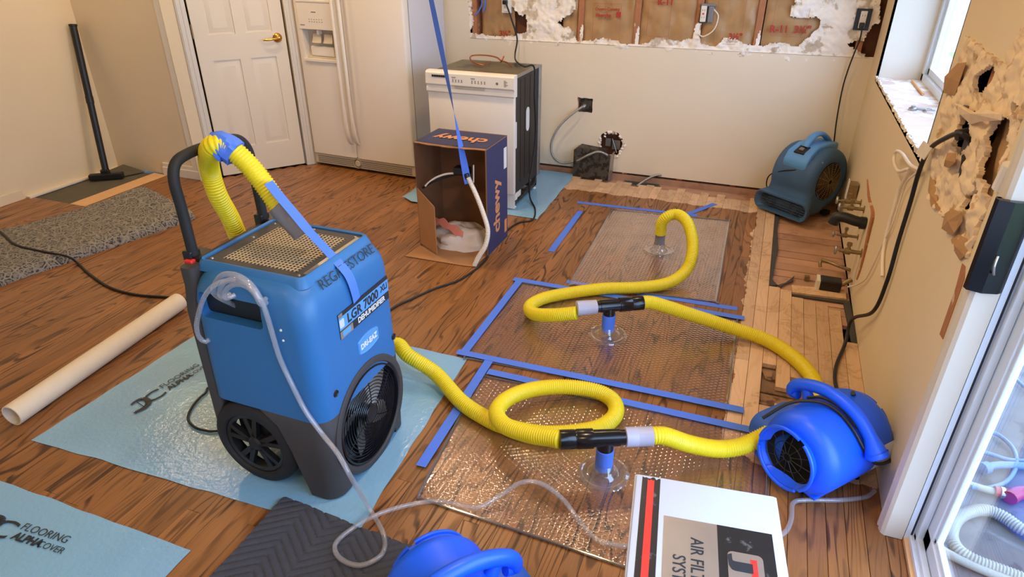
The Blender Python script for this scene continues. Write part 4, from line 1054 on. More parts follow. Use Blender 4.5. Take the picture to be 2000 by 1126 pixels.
def ribbon(name, pts, wd, m, label, cat, parent=None, normal=None, th=0.0008, step=0.012, twist=None, group=None):
    P = spline(pts, step); b = B(); r = []
    for i, p in enumerate(P):
        t = (P[min(i+1, len(P)-1)]-P[max(i-1, 0)]).normalized()
        nrm = normal(i/len(P)) if callable(normal) else Vector(normal)
        s_ = t.cross(nrm).normalized()*wd/2*(1 if not callable(wd) else 1); n_ = s_.cross(t).normalized()*th
        r.append([p-s_, p+s_, p+s_+n_, p-s_+n_])
    b.loft(r); o = b.build(name, m, parent, smooth=True, angle=40)
    if label: T(o, label, cat, group)
    return o
ribbon('tape_strap', [PY(524, 356, -3.318), PY(545, 382, -3.318), PY(572, 414, -3.318), PY(602, 450, -3.315), PZ(645, 496, 0.782), PX(676, 530, -1.628), PX(686, 548, -1.615), PX(692, 566, -1.6105), PX(697, 586, -1.6105)], 0.036, 'tape', 'blue tape strap stuck from the hose end down over the dehumidifier front', 'tape', None, lambda t: Vector((0.72, -0.0, 0.69)) if t < .72 else Vector((1, 0, 0.05)))
# crumpled tape wrap binding the hose to the handle
b = B(); n = 28; P = spline([PY(459, 295, -3.30), PY(447, 286, -3.303), PY(434, 280, -3.31), PY(421, 282, -3.317)], 0.008); r = []
for i, p in enumerate(P):
    t = (P[min(i+1, len(P)-1)]-P[max(i-1, 0)]).normalized(); u_ = t.cross(Vector((0, 1, 0))).normalized(); v_ = t.cross(u_)
    r.append([p+Vector((0, 0, -0.008))+(u_*math.cos(2*PI*k/n)*1.22+v_*math.sin(2*PI*k/n))*(0.034+0.007*noise.noise(p*60+Vector((k*0.8, 0, 0)))) for k in range(n)])
b.loft(r); o = b.build('tape_wrap', 'tape', smooth=True, angle=30); T(o, 'crumpled blue tape binding the yellow hose to the black handle', 'tape')

# clear drain tube
CT = root('drain_tube', 'clear vinyl drain tube looped on the dehumidifier and snaking over the floor', 'tube', (-1.5, -3.5, 0))
fy = -3.512
side = [PY(x, y, -3.507) for x, y in ((420, 575), (421, 552), (436, 536), (462, 537), (488, 553), (506, 578), (518, 606), (530, 645), (547, 700), (573, 756), (598, 804), (630, 848))]+[PY(660, 886, -3.53), PY(688, 936, -3.545)]
flr = hp([(720, 990, .025), (748, 1040, .020), (747, 1080, .022), (705, 1103, .022), (665, 1090, .022), (655, 1062, .024), (690, 1030, .024), (740, 1003, .034), (800, 985, .014), (860, 978, .012), (930, 990, .018), (975, 968, .03), (1020, 941, .07), (1060, 945, .07), (1100, 975, .04), (1130, 1015, .02), (1165, 1052, .016), (1205, 1064, .016), (1250, 1070, .014)])
b = B(); b.tube(spline([(-1.90, -3.45, 0.65)]+side+flr+[(-0.66, -3.40, 0.012), (-0.50, -3.30, 0.012), (-0.40, -3.22, 0.012)]+hp([(1525, 1045, .010), (1545, 1015, .010), (1549, 982, .010), (1575, 976, .012), (1640, 976, .013), (1690, 970, .014), (1708, 958, .014)]), 0.008), 0.0075, 10)
b.build('tube_run', 'ctube', CT, smooth=True)
for c_ in ([(430, 582), (431, 560), (446, 546), (470, 547), (492, 562), (509, 588)], [(438, 584), (441, 566), (458, 555), (478, 557), (497, 572), (510, 596)]):
    b = B(); P = [PY(x, y, -3.516) for x, y in c_]; b.tube(sm(spline([P[0]+Vector((0.01, 0.03, 0))]+P+[P[-1]+Vector((-0.01, 0.03, -0.01))], 0.006), 6), 0.0072, 10); b.build('tube_coil', 'ctube', CT, smooth=True)
b = B(); b.tube(spline([PY(x, y, v) for x, y, v in ((460, 548, -3.50), (436, 549, -3.52), (414, 560, -3.53), (398, 582, -3.535), (388, 612, -3.535), (384, 638, -3.535), (389, 658, -3.53), (401, 667, -3.52), (410, 662, -3.51))], 0.012), 0.0070, 10); b.build('tube_coil', 'ctube', CT, smooth=True)

# ---- air movers ----
def air_mover(label, loc, heading, kind, sc=1.0, hcol='rblue'):
    t = root('air_mover', label, 'floor fan', loc, heading)
    zc, R_, hw, rnd_ = (0.235, 0.195, 0.155, 0.045) if kind == 'old' else (0.185, 0.165, 0.195, 0.060)
    zc *= sc; R_ *= sc; hw *= sc; rnd_ *= sc
    xb, zt, z0 = (0.20, 0.15, 0.020) if kind == 'old' else (0.205, 0.150, 0.028)
    xb *= sc; zt *= sc; z0 *= sc
    N_ = 72; prof = []
    for i in range(N_):
        a = 2*PI*i/N_; dx, dz = math.cos(a), math.sin(a)
        Rr = R_*(1+0.06*math.sin(a-0.6)) if kind == 'old' else R_*(1.0+0.04*math.sin(a+2.4))
        if dz < 0: Rr = min(max(Rr, 0), (zc-z0)/-dz) if (zc-z0)/-dz < Rr else Rr
        # snout box towards +x
        if dx > 0.05:
            tx = xb/dx; z_at = zc+dz*tx
            if z0 <= z_at <= zt: Rr = max(Rr, tx)
            elif z_at < z0 and dz < 0:
                tz = (z0-zc)/dz
                if dx*tz <= xb: Rr = max(Rr, tz)
        prof.append((dx*Rr, zc+dz*Rr))
    # smooth profile a little
    for _ in range(2): prof = [((prof[i-1][0]+2*prof[i][0]+prof[(i+1) % N_][0])/4, (prof[i-1][1]+2*prof[i][1]+prof[(i+1) % N_][1])/4) for i in range(N_)]
    C2 = Vector((0, zc))
    rings = []
    Ri = 0.118*sc if kind == 'old' else 0.112*sc
    icx, icz = (0.0, zc+0.005) if kind == 'old' else (0.020*sc, zc-0.015*sc)
    def loop(ins, y):
        out = []
        for x, z in prof:
            d = Vector((x, z))-C2; L = d.length; k = max(0.02, (L-ins)/L); out.append(Vector((x*k, y, zc+(z-zc)*k)))
        return out
    K = 7
    bulge = 0.0 if kind == 'old' else 0.02*sc
    def circ(r, y): return [Vector((icx+r*math.cos(2*PI*i/N_), y, icz+r*math.sin(2*PI*i/N_))) for i in range(N_)]
    left = [circ(Ri, -hw+0.012), circ(Ri+0.012, -hw-bulge)]
    for k in range(K+1):
        a = PI/2*k/K; left.append(loop(rnd_*(1-math.sin(a)), -hw+rnd_*(1-math.cos(a))))
    right = [[Vector((p.x, -p.y, p.z)) for p in r] for r in left][::-1]
    b = B(); b.loft(left+right, cap=False); b.build('housing', 'oldblue' if kind == 'old' else hcol, t, smooth=True, angle=60, local=True)
    for s_ in (1, -1):
        b = B(); b.lathe([(Ri, 0.0), (Ri*0.99, -0.02), (Ri*0.6, -0.06), (0.0001, -0.06)], (icx, s_*(hw-0.008), icz), (0, s_, 0), 40); b.build('intake_shade_cup', 'cavity', t, smooth=True, local=True)  # dark cup: the intake's inner shade is put into its colour
        if kind == 'new':
            b = B(); Rg = Ri+0.012
            for a0, a1 in ((0.15, 1.9), (2.1, 3.9), (4.1, 6.1)):
                P = [Vector((icx+(Rg-0.004)*math.cos(a0+(a1-a0)*i/16), s_*(hw+bulge+0.002), icz+Rg*math.sin(a0+(a1-a0)*i/16))) for i in range(17)]
                b.tube(P, 0.0075*sc, 8)
            b.build('intake_ring', hcol, t, smooth=True, local=True)
        b = B(); gy = s_*(hw-0.004)
        nr = 10 if kind == 'old' else 3
        for k in range(nr):
            r_ = Ri*(0.14+0.82*k/(nr-1)) if kind == 'old' else Ri*(0.16, 0.55, 0.93)[k]
            b.tube([Vector((icx+r_*math.cos(2*PI*i/36), gy+s_*0.012*(1-(r_/Ri)**2), icz+r_*math.sin(2*PI*i/36))) for i in range(37)], 0.0013, 4, False)
        for k in range(16 if kind == 'old' else 12):
            a = k*2*PI/(16 if kind == 'old' else 12)
            b.tube([Vector((icx+Ri*f*math.cos(a), gy+s_*0.012*(1-f*f), icz+Ri*f*math.sin(a))) for f in (0.12, 0.5, 0.8, 1.0)], 0.0013, 4)
        b.build('intake_grille', 'black' if kind == 'new' else 'brass_o', t, smooth=True, local=True)
    # outlet snout
    def mr(x, hy_, z0_, z1_, r_): return [Vector((x, y, z)) for y, z in rrect(0, (z0_+z1_)/2, hy_, (z1_-z0_)/2, r_, 6)]
    if kind == 'old':
        xs = [mr(0.06, 0.150, 0.03, 0.175, 0.04), mr(0.13, 0.158, 0.022, 0.168, 0.04), mr(0.19, 0.185, 0.018, 0.150, 0.045), mr(0.225, 0.200, 0.015, 0.142, 0.05), mr(0.232, 0.198, 0.018, 0.138, 0.05), mr(0.230, 0.185, 0.030, 0.126, 0.04), mr(0.15, 0.13, 0.035, 0.120, 0.03)]
    else:
        xs = [mr(q_[0]*sc, q_[1]*sc, q_[2]*sc, q_[3]*sc, q_[4]*sc) for q_ in ((0.08, 0.155, 0.03, 0.20, 0.05), (0.16, 0.15, 0.03, 0.185, 0.05), (0.23, 0.125, 0.035, 0.165, 0.05), (0.275, 0.115, 0.04, 0.155, 0.05), (0.278, 0.11, 0.045, 0.15, 0.045), (0.275, 0.10, 0.055, 0.14, 0.04), (0.2, 0.09, 0.06, 0.13, 0.03))]
    b = B(); b.loft(xs, cap=False); b.build('outlet', 'oldblue' if kind == 'old' else 'rblue_d', t, smooth=True, angle=60, local=True)
    xi = 0.16 if kind == 'old' else 0.21*sc
    b = B(); b.b2((xi-0.01, -0.14*sc, 0.03), (xi, 0.14*sc, 0.13*sc)); b.build('outlet_shade_plate', 'cavity', t, local=True)  # flat dark plate painted as the shade inside the mouth
    if kind == 'old':
        b = B()
        for z in (0.048, 0.064, 0.080, 0.096, 0.112): b.tube([Vector((0.205, -0.18, z)), Vector((0.205, 0.18, z))], 0.0022, 5)
        for y in (-0.09, 0.09):
            for r_ in (0.02, 0.038): b.tube([Vector((0.209, y+r_*math.cos(2*PI*i/24), 0.078+r_*math.sin(2*PI*i/24))) for i in range(25)], 0.0014, 4, False)
        b.build('outlet_grille', 'black', t, local=True, smooth=True)
        # switch housing with loop handle
        b = B()
        sec = [(-0.155, 0.05, 0.400, 0.438), (-0.14, 0.070, 0.395, 0.450), (-0.03, 0.078, 0.410, 0.462), (0.06, 0.078, 0.400, 0.455), (0.135, 0.085, 0.350, 0.418), (0.165, 0.085, 0.322, 0.372), (0.172, 0.078, 0.322, 0.350)]
        b.loft([[Vector((x, y, z)) for y, z in rrect(0, (za+zb)/2, hy_, (zb-za)/2, 0.014, 4)] for x, hy_, za, zb in sec]); b.build('switch_housing', 'oldblue_l', t, smooth=True, local=True, angle=50)
        b = B(); b.tube(spline([(-0.155, 0, 0.425), (-0.11, 0, 0.470), (-0.04, 0, 0.505), (0.03, 0, 0.500), (0.075, 0, 0.470), (0.095, 0, 0.440)], 0.01), 0.024, 14, flat=0.62); b.build('handle', 'oldblue_l', t, smooth=True, local=True)
        sp_ = Matrix.Translation((0.118, 0.0, 0.424)) @ Matrix.Rotation(0.48, 4, 'Y')
        b = B(); b.b2((-0.036, -0.036, -0.006), (0.034, 0.036, 0.006), sp_, 0.003); pnl = b.build('switch_panel', 'black', t, local=True)
        b = B(); b.b2((-0.012, -0.014, 0.0), (0.014, 0.014, 0.014), sp_, 0.003); b.build('rocker_switch', 'greyseal', t, local=True)
        b = B()
        for k in range(5):
            x = -0.04-0.018*k; b.tube([Vector((x, 0.095, 0.405)), Vector((x-0.01, 0.125, 0.388)), Vector((x-0.016, 0.145, 0.362))], 0.0045, 6)
        b.build('vent_rib', 'oldblue', t, local=True, smooth=True)
        b = B(); b.b2((0.02, 0.105, 0.372), (0.11, 0.150, 0.384), Matrix.Translation((0, 0, 0)), 0.004); b.build('badge', 'oldblue_l', t, local=True)
        b = B(); b.tube(spline([(-0.10, 0.085, 0.408), (0.0, 0.11, 0.392), (0.09, 0.12, 0.352), (0.17, 0.03, 0.315), (0.185, -0.06, 0.285), (0.17, -0.16, 0.225), (0.14, -0.19, 0.14), (0.05, -0.20, 0.06)], 0.012), 0.004, 8); b.build('power_cord', 'cord', t, smooth=True, local=True)
        for yy in (-0.13, 0.13):
            b = B(); b.b2((-0.1, yy-0.02, 0.0), (-0.05, yy+0.02, 0.025)); b.build('foot', 'black', t, local=True)
    else:
        S_ = sc
        # long loop handle over the top with a hooked front end and flared rear end
        hb = B(); P = spline([(0.168*S_, 0, 0.288*S_), (0.190*S_, 0, 0.282*S_), (0.200*S_, 0, 0.300*S_), (0.182*S_, 0, 0.330*S_), (0.135*S_, 0, 0.358*S_), (0.07*S_, 0, 0.378*S_), (0.0, 0, 0.380*S_), (-0.07*S_, 0, 0.362*S_), (-0.125*S_, 0, 0.325*S_), (-0.165*S_, 0, 0.282*S_), (-0.188*S_, 0, 0.250*S_)], 0.008)
        n = len(P); rr2 = [0.0245*S_*(0.75 if i < 3 else 1)+0.020*S_*max(0, (i/n-0.84)/0.16) for i in range(n)]
        hb.tube(P, rr2, 18, flat=1.0); hb.build('handle', hcol, t, smooth=True, local=True)
        hb = B(); P = spline([(0.150*S_, 0, 0.345*S_), (0.132*S_, 0, 0.320*S_), (0.120*S_, 0, 0.295*S_), (0.11*S_, 0, 0.26*S_)], 0.01)
        hb.tube(P, [0.018*S_+0.022*S_*(i/len(P))**2 for i in range(len(P))], 16); hb.build('handle_post', hcol, t, smooth=True, local=True)
        hb = B(); hb.lathe([(0.0001, 0.004), (0.034*S_, 0.003), (0.040*S_, -0.004), (0.040*S_, -0.014)], (-0.195*S_, 0, 0.250*S_), (-0.55, 0, -0.55), 24); hb.build('handle_cap', hcol, t, smooth=True, local=True)
        for xx, yy in ((-0.10, hw-0.035), (-0.10, -hw+0.035), (0.12, hw-0.035), (0.12, -hw+0.035)):
            hb = B(); hb.lathe([(0.012, 0), (0.010, 0.028)], (xx*0.8*S_, yy*0.8, 0.0), (0, 0, 1), 14, True); hb.build('foot', 'black', t, local=True)
        hb = B(); hb.b2((-0.10*S_, -hw*0.8, z0-0.002), (0.13*S_, hw*0.8, z0+0.010), None, 0.004); hb.build('base_flange', hcol, t, local=True)
    return t
af = air_mover('dusty old blue floor fan in the far corner below the window', (-0.235, -0.215, 0.0), math.radians(233), 'old')
FS = 0.84
a2 = air_mover('bright blue floor fan between the glass door and the near mat, yellow hoses plugged in', (-0.185, -2.80, 0.0), math.radians(140), 'new', FS)
a3 = air_mover('bright blue floor fan on the quilted blanket, cut by the lower frame edge', (-1.045, -3.825, 0.012), math.radians(51), 'new', 0.84)
# label and cord of the bright fan
R129 = Matrix.Translation((-0.185, -2.80, 0)) @ Matrix.Rotation(math.radians(140), 4, 'Z') @ Matrix.Diagonal((FS, FS*1.15, FS, 1))
b = B(); n = 8; r = []
for i in range(n+1):
    a = PI-0.30+0.66*i/n; rr_b = 0.165*(1.0+0.04*math.sin(a+2.4))+0.0012
    r.append([R129 @ Vector((rr_b*math.cos(a), y, 0.185+rr_b*math.sin(a))) for y in (-0.165, -0.055)]+[R129 @ Vector(((rr_b-0.0012)*math.cos(a), y, 0.185+(rr_b-0.0012)*math.sin(a))) for y in (-0.055, -0.165)])
b.loft(r); b.build('rating_label', 'labelw', a2, smooth=True)['label'] = 'silver rating label'
cpts = [(0.165, 0.17, 0.25), (0.12, 0.10, 0.325), (0.05, 0.05, 0.356), (-0.02, 0.03, 0.352), (-0.10, 0.03, 0.318), (-0.15, 0.02, 0.262), (-0.178, -0.02, 0.20), (-0.178, -0.10, 0.165), (-0.16, -0.165, 0.155)]
b = B(); b.tube(spline([R129 @ Vector(p) for p in cpts], 0.01), 0.0055, 8); b.build('power_cord', 'cord', a2, smooth=True)
cpts = [(0.10, 0.04, 0.338), (0.05, 0.025, 0.364), (-0.02, 0.012, 0.358), (-0.10, 0.015, 0.324)]
b = B(); b.tube(spline([R129 @ Vector(p) for p in cpts], 0.01), 0.005, 8); b.build('power_cord', 'cord', a2, smooth=True)
# ---- floor films ----
def film(label, c, seed, nu=70, nv=60):
    def hf(u, v, p):
        n = noise.noise(Vector((p.x*4+seed, p.y*4, 0)))*0.0022+abs(noise.noise(Vector((p.x*11+seed, p.y*6, 2))))*0.0016
        return 0.0022+max(0, n)
    o = patch('floor_film', c, nu, nv, hf, 'cover', None, 0.0008, edge=0.006); T(o, label, 'floor film', 'sheets of blue floor film'); return o
f1 = film('blue floor film under the dehumidifier', [(-2.825, -3.63, 0), (-1.50, -3.575, 0), (-1.575, -2.60, 0), (-2.80, -2.60, 0)], 1)
f2 = film('blue floor film cut off by the lower frame corner, beside the quilted blanket', [(-3.3, -4.6, 0), (-1.93, -4.5, 0), (-1.922, -3.80, 0), (-3.3, -3.812, 0)], 2, 50, 30)
f3 = film('blue floor film under the dishwasher', [(-2.82, -0.955, 0), (-1.81, -1.0, 0), (-1.835, -0.035, 0), (-2.82, -0.03, 0)], 3)
def logo(par, a, b_, up_px, z=0.0065, s=1.0, big=None):
    A, C_ = PZ(*a, z), PZ(*b_, z); d = (C_-A); d.z = 0; W_ = d.length; d.normalize(); u = Vector((-d.y, d.x, 0))
    text('film_print', 'FLOORING', W_*0.20, A+d*W_*0.42+u*W_*0.19, d, u, 'print', par, bold=-0.0003*s)
    text('film_print', 'ALPHA', W_*0.195, A+d*W_*0.26, d, u, 'print', par, bold=0.0012*s)
    text('film_print', 'COVER', W_*0.165, A+d*W_*0.76-u*W_*0.005, d, u, 'print', par, bold=-0.0003*s)
    bq = A-d*W_*0.52+u*W_*0.04
    text('film_print', 'C', W_*0.50, bq+d*W_*0.18, d, u, 'print', par, sx=1.35)
    b = B()
    pts = [(-0.19, 0.17), (-0.10, 0.195), (-0.0, 0.15), (0.02, 0.02), (-0.04, -0.12), (-0.16, -0.165), (-0.26, -0.13), (-0.30, -0.15)]
    P = spline([bq+d*W_*x*1.3+u*W_*y for x, y in pts], 0.006); n = len(P)
    for i in range(n-1):
        t = (P[i+1]-P[i]).normalized(); s_ = t.cross(Vector((0, 0, 1)))*(0.0035+0.008*math.sin(PI*i/n))*s; b.add([P[i]-s_, P[i]+s_, P[i+1]+s_, P[i+1]-s_], [[0, 1, 2, 3]])
    b.tube([bq+d*W_*-0.16+u*W_*-0.14, bq+d*W_*-0.12+u*W_*0.17], 0.0016*s, 4)
    b.build('film_print', 'print', par)
logo(f1, (331, 757), (405, 711), None)
logo(f2, (30, 1046), (122, 1075), None)

# ---- quilted moving blanket ----
def hq(u, v, p):
    x, y = p.x*1.0, p.y*1.0
    per = 0.20; tri = abs(((x/per) % 1)-0.5)*2
    k = ((y*1.0+tri*0.075)/0.030) % 1
    g = -0.0055*math.exp(-((k-0.5)/0.10)**2)
    return 0.011+0.004*noise.noise(Vector((x*6, y*6, 4)))+g+(0.006*math.exp(-((v-1)*14)**2))
bl = patch('moving_blanket', [(-1.80, -4.60, 0), (-1.02, -4.55, 0), (-1.06, -3.575, 0), (-1.795, -3.535, 0)], 190, 240, hq, 'blanket', None, 0.009, edge=0.008)
T(bl, 'dark grey quilted moving blanket spread under the cut-off bright blue fan', 'blanket')

# ---- air filter box ----
o0 = PZ(1243, 923, 0.40); ex_ = (PZ(1515, 968, 0.40)-o0).normalized(); ey_ = Vector((ex_.y, -ex_.x, 0))
FB = root('air_filter_box', 'white steel air filtration unit with black and red band beside the near mat', 'air cleaner', (o0.x+0.17, o0.y-0.25, 0))
FM = Matrix((ex_, ey_, Vector((0, 0, -1)))).transposed().to_4x4(); FM = Matrix.Translation(o0) @ FM     # local: x across, y toward camera, z down
b = B(); b.b2((0.0, 0.0, 0.0), (0.336, 0.56, 0.40), FM, 0.006); b.build('casing', 'boxwhite', FB, smooth=True, angle=30)
b = B(); b.b2((-0.003, -0.003, 0.006), (0.339, 0.563, 0.022), FM, 0.003); b.build('lid_seam', 'boxwhite', FB)
def uv(px, py):
    p = FM.inverted() @ PZ(px, py, 0.40); return (p.x, p.y)
def quad(pts, z, th, nm, m_):
    b = B(); b.prism([FM @ Vector((x, y, z)) for x, y in pts], FM.to_3x3() @ Vector((0, 0, -th))); return b.build(nm, m_, FB)
u0, v0 = uv(1255, 930); u1, v1 = uv(1290, 937)
rj = random.Random(3)
top = [(u0+(u1-u0)*i/9, 0.006+rj.uniform(0, 0.010)) for i in range(10)]
quad(top+[(u1, 0.55), (u0, 0.55)], 0.0, 0.0006, 'band', 'boxblack')
ru0, ru1 = uv(1265, 940)[0], uv(1278, 940)[0]
quad([(ru0, 0.016), (ru0+0.004, 0.020), (ru0+0.008, 0.015), (ru1-0.003, 0.019), (ru1, 0.016), (ru1, 0.55), (ru0, 0.55)], 0.0, 0.0012, 'stripe', 'red')
la = uv(1297, 1006); lb = uv(1508, 1047); lm = uv(1400, 1026)
quad([(la[0], la[1]), (lm[0], la[1]), (lm[0], 0.55), (la[0], 0.55)], 0.0, 0.0008, 'label_plate', 'brushed')
quad([(lm[0], la[1]), (lb[0], la[1]), (lb[0], 0.55), (lm[0], 0.55)], 0.0, 0.0008, 'label_plate', 'boxblack')
ja = uv(1420, 1076); jb = uv(1490, 1093)
q = rrect((ja[0]+jb[0])/2, ja[1]+0.09, (jb[0]-ja[0])/2, 0.092, 0.012); quad(q, 0.0, 0.0013, 'logo_plate', 'brushed')
wl = lambda u, v, z=-0.0014: FM @ Vector((u, v, z))
lineu = uv(1360, 1056)[0]; line2 = uv(1325, 1085)[0]
text('label_lettering', 'AIR FILTRATION', 0.040, wl(lineu, uv(1360, 1051)[1]), ey_, ex_, 'print', FB, align='LEFT', bold=0.0002, sx=0.80)
text('label_lettering', 'SYSTEM', 0.040, wl(line2, uv(1325, 1083)[1]), ey_, ex_, 'print', FB, align='LEFT', bold=0.0002, sx=0.80)
text('logo_lettering', 'J', 0.052, wl(ja[0]+0.030, ja[1]+0.020, -0.0018), ey_, ex_, 'print', FB, bold=0.0022, align='LEFT', sx=2.6)
quad([(ja[0]+0.048, ja[1]+0.012), (ja[0]+0.062, ja[1]+0.012), (ja[0]+0.062, ja[1]+0.10), (ja[0]+0.048, ja[1]+0.10)], 0.0, 0.0018, 'logo_block', 'red')
text('logo_lettering', 'D', 0.052, wl(ja[0]+0.030, ja[1]+0.125, -0.0018), ey_, ex_, 'print', FB, bold=0.0022, sx=1.3)

# ---- rug ----
def hr(u, v, p):
    e = u*0.55; rr = 0.06
    hgt = 0.052*math.sqrt(max(0.02, 1-(1-min(1, e/rr))**2))
    w = 0.016*math.sin(v*9+1)*max(0, u-0.3)+0.028*math.exp(-((v-0.02)/0.10)**2)*u
    return hgt+w+0.004*noise.noise(p*8)
rg = patch('rug', [(-3.86, -1.78, 0), (-4.46, -1.60, 0), (-5.0, -3.2, 0), (-4.19, -3.2, 0)], 50, 90, hr, 'rug', None, 0.046, edge=0.01)
T(rg, 'grey patterned rug folded over on the far side of the cardboard tube', 'rug')

# ---- cardboard tube ----
a = PZ(22, 812, 0.043); c = PZ(350, 588, 0.043); d = (c-a).normalized(); L = (c-a).length
b = B(); b.lathe([(0.0375, 0), (0.0425, 0.0005), (0.0428, 0.01), (0.0428, L-0.01), (0.0422, L), (0.0375, L), (0.0375, 0)], a, d, 40)
o = b.build('cardboard_tube', 'tubecard', smooth=True, angle=50); T(o, 'long hollow cardboard tube lying between rug and blue film', 'tube')

# ---- black pipe tool leaning in the corner ----
WD = root('floor_wand', 'black pipe tool with flat foot leaning in the far corner by the underlay', 'tool', (-5.08, -1.40, 0))
p0 = Vector((-5.075, -1.395, 0.045)); p1 = Vector((-5.205, -1.215, 1.05)); d = (p1-p0).normalized()
b = B(); b.lathe([(0.023, 0), (0.023, 0.50), (0.026, 0.502), (0.026, 0.55), (0.024, 0.552), (0.024, 1.02), (0.027, 1.022), (0.027, 1.035)], p0, d, 20, True); b.build('pipe', 'black', WD, smooth=True, angle=40)
fd = (PZ(240, 347)-PZ(180, 352)).normalized()
MF = Matrix((fd, Vector((-fd.y, fd.x, 0)), Vector((0, 0, 1)))).transposed().to_4x4(); MF = Matrix.Translation((-5.075, -1.40, 0)) @ MF
b = B(); b.b2((-0.115, -0.026, 0.0), (0.115, 0.026, 0.045), MF, 0.008); b.b2((-0.03, -0.018, 0.03), (0.03, 0.018, 0.075), MF, 0.008); b.build('foot', 'black', WD)

# ---- cardboard box standing on its side ----
BX = root('cardboard_box', 'open brown box with navy print standing on end before the dishwasher', 'box', (-2.1, -1.47, 0))
x0, x1, y0, y1, hb_ = -2.312, -1.887, -1.635, -1.325, 0.62; tk = 0.004
b = B().b2((x0, y1-tk, 0), (x1, y1, hb_)); b.build('back_panel', 'card_d', BX)
b = B().b2((x0, y0, 0), (x0+tk, y1, hb_)); b.build('side_panel', 'card_d', BX)
b = B().b2((x1-tk, y0, 0), (x1, y1, hb_)); b.build('side_panel', 'card_d', BX)
b = B().b2((x0, y0, 0), (x1, y1, tk)); b.build('bottom_panel', 'card', BX)
b = B(); n = 14
tp = [Vector((x0+(x1-x0)*i/n, y0+0.004*math.sin(i*1.7), hb_-0.006*math.sin(PI*i/n))) for i in range(n+1)]
b.loft([[p, Vector((p.x, y1, hb_)), Vector((p.x, y1, hb_-tk)), p-Vector((0, 0, tk))] for p in tp]); b.build('top_panel', 'card', BX)
b = B().b2((x1, y0+0.012, 0.006), (x1+0.0008, y1-0.004, hb_-0.006)); b.build('printed_face', 'navy', BX)
b = B(); b.loft([[Vector((p.x*1.0+(0.012 if i == 0 else -0.012 if i == n else 0), y0+0.020, p.z+0.0012)), Vector((p.x+(0.012 if i == 0 else -0.012 if i == n else 0), y1-0.012, hb_+0.0012)), Vector((p.x, y1-0.012, hb_+0.0004)), Vector((p.x, y0+0.020, p.z+0.0004))] for i, p in enumerate(tp)]); b.build('printed_face', 'navy', BX)
text('box_print', 'chewy', 0.125, (x1+0.0013, -1.49, 0.255), (0, 0, 1), (0, -1, 0), 'orange', BX, bold=0.0035, sx=0.98)
text('box_print', 'chewy', 0.125, (-2.10, -1.485, hb_+0.0015), (-1, 0, 0), (0, -1, 0), 'orange', BX, bold=0.0035, sx=0.98)
b = B().b2((x1+0.0008, y1-0.055, 0.44), (x1+0.0014, y1-0.012, 0.56)); b.build('shipping_label', 'whitepr', BX)
b = B().b2((x1+0.0008, y1-0.05, 0.05), (x1+0.0014, y1-0.015, 0.13)); b.build('shipping_label', 'orange', BX)
def fl3(nm, pts, ex, m_='card'):
    b = B(); b.prism(pts, ex); return b.build(nm, m_, BX)
fl3('flap', [Vector((x0, y0, 0.003)), Vector((x1-0.01, y0, 0.003)), PZ(926, 521, 0.003), PZ(900, 518, 0.003), PZ(791, 500, 0.003)], (0, 0, 0.003))
A1, A2 = Vector((x0+0.002, y0, 0.36)), Vector((x0+0.002, y0, 0.02)); B2_ = PZ(853, 495, 0.02); B1_ = Vector((B2_.x, B2_.y, 0.30))
fl3('flap', [A1, A2, B2_, B1_], (0.003, 0.002, 0))
# plastic bag inside
b = B(); nu, nv = 26, 14; cB_ = Vector((-2.11, -1.50, 0.004)); rings = []
for j in range(nv+1):
    ph = PI/2*j/nv; r = []
    for i in range(nu):
        a_ = 2*PI*i/nu; q = Vector((math.cos(a_)*math.cos(ph), math.sin(a_)*math.cos(ph), math.sin(ph)))
        k = 1+0.28*noise.noise(q*2.2+Vector((3, 1, 0)))+0.12*abs(noise.noise(q*7))
        r.append(cB_+Vector((min(0.205, max(-0.185, q.x*0.20*k)), min(0.14, max(-0.135, q.y*0.13*k)), q.z*0.115*k)))
    rings.append(r)
b.loft(rings); bg_ = b.build('plastic_bag', 'bag', smooth=True, angle=35); T(bg_, 'crumpled pale plastic bag with pink print lying inside the cardboard box', 'bag')
b = B(); pp = spline([(-2.27, -1.555, 0.125), (-2.20, -1.58, 0.150), (-2.12, -1.60, 0.128), (-2.05, -1.605, 0.105)], 0.012); r = []
for i, p in enumerate(pp): 
    wv = 0.022+0.008*math.sin(i*0.9); r.append([p+Vector((0, -0.004, -wv)), p+Vector((0, 0.004, wv)), p+Vector((0, 0.008, wv)), p+Vector((0, 0, -wv))])
b.loft(r); b.build('bag_print', 'bagred', bg_, smooth=True)
# flexible conduit hung from a blue tape ribbon
CN = root('flexible_conduit', 'beige flexible steel conduit hanging in front of the cardboard box', 'conduit', (-1.92, -1.74, 0))
cp = [(-1.985, -1.645, 0.46)] + [PY(x, y, v) for x, y, v in ((932, 385, -1.68), (945, 420, -1.70), (953, 450, -1.72), (948, 480, -1.74), (934, 502, -1.75), (926, 520, -1.757))]
ribbed('conduit_body', cp, 0.0125, 'whitewire', CN, 0.0012, 0.009, 10)
b = B(); b.lathe([(0.012, 0), (0.016, 0.004), (0.016, 0.03), (0.012, 0.034)], (-1.99, -1.64, 0.45), (-0.3, 0.1, 0.9), 16, True); b.b2((-2.09, -1.62, 0.455), (-2.0, -1.56, 0.50), None, 0.01); b.build('connector', 'black', CN)
b = B(); b.tube(spline([(-2.01, -1.625, 0.475), (-2.07, -1.60, 0.462), (-2.14, -1.60, 0.45), (-2.20, -1.61, 0.425), (-2.24, -1.62, 0.395), (-2.265, -1.62, 0.37)], 0.012), 0.0055, 8); b.build('wire', 'whitewire', CN, smooth=True)
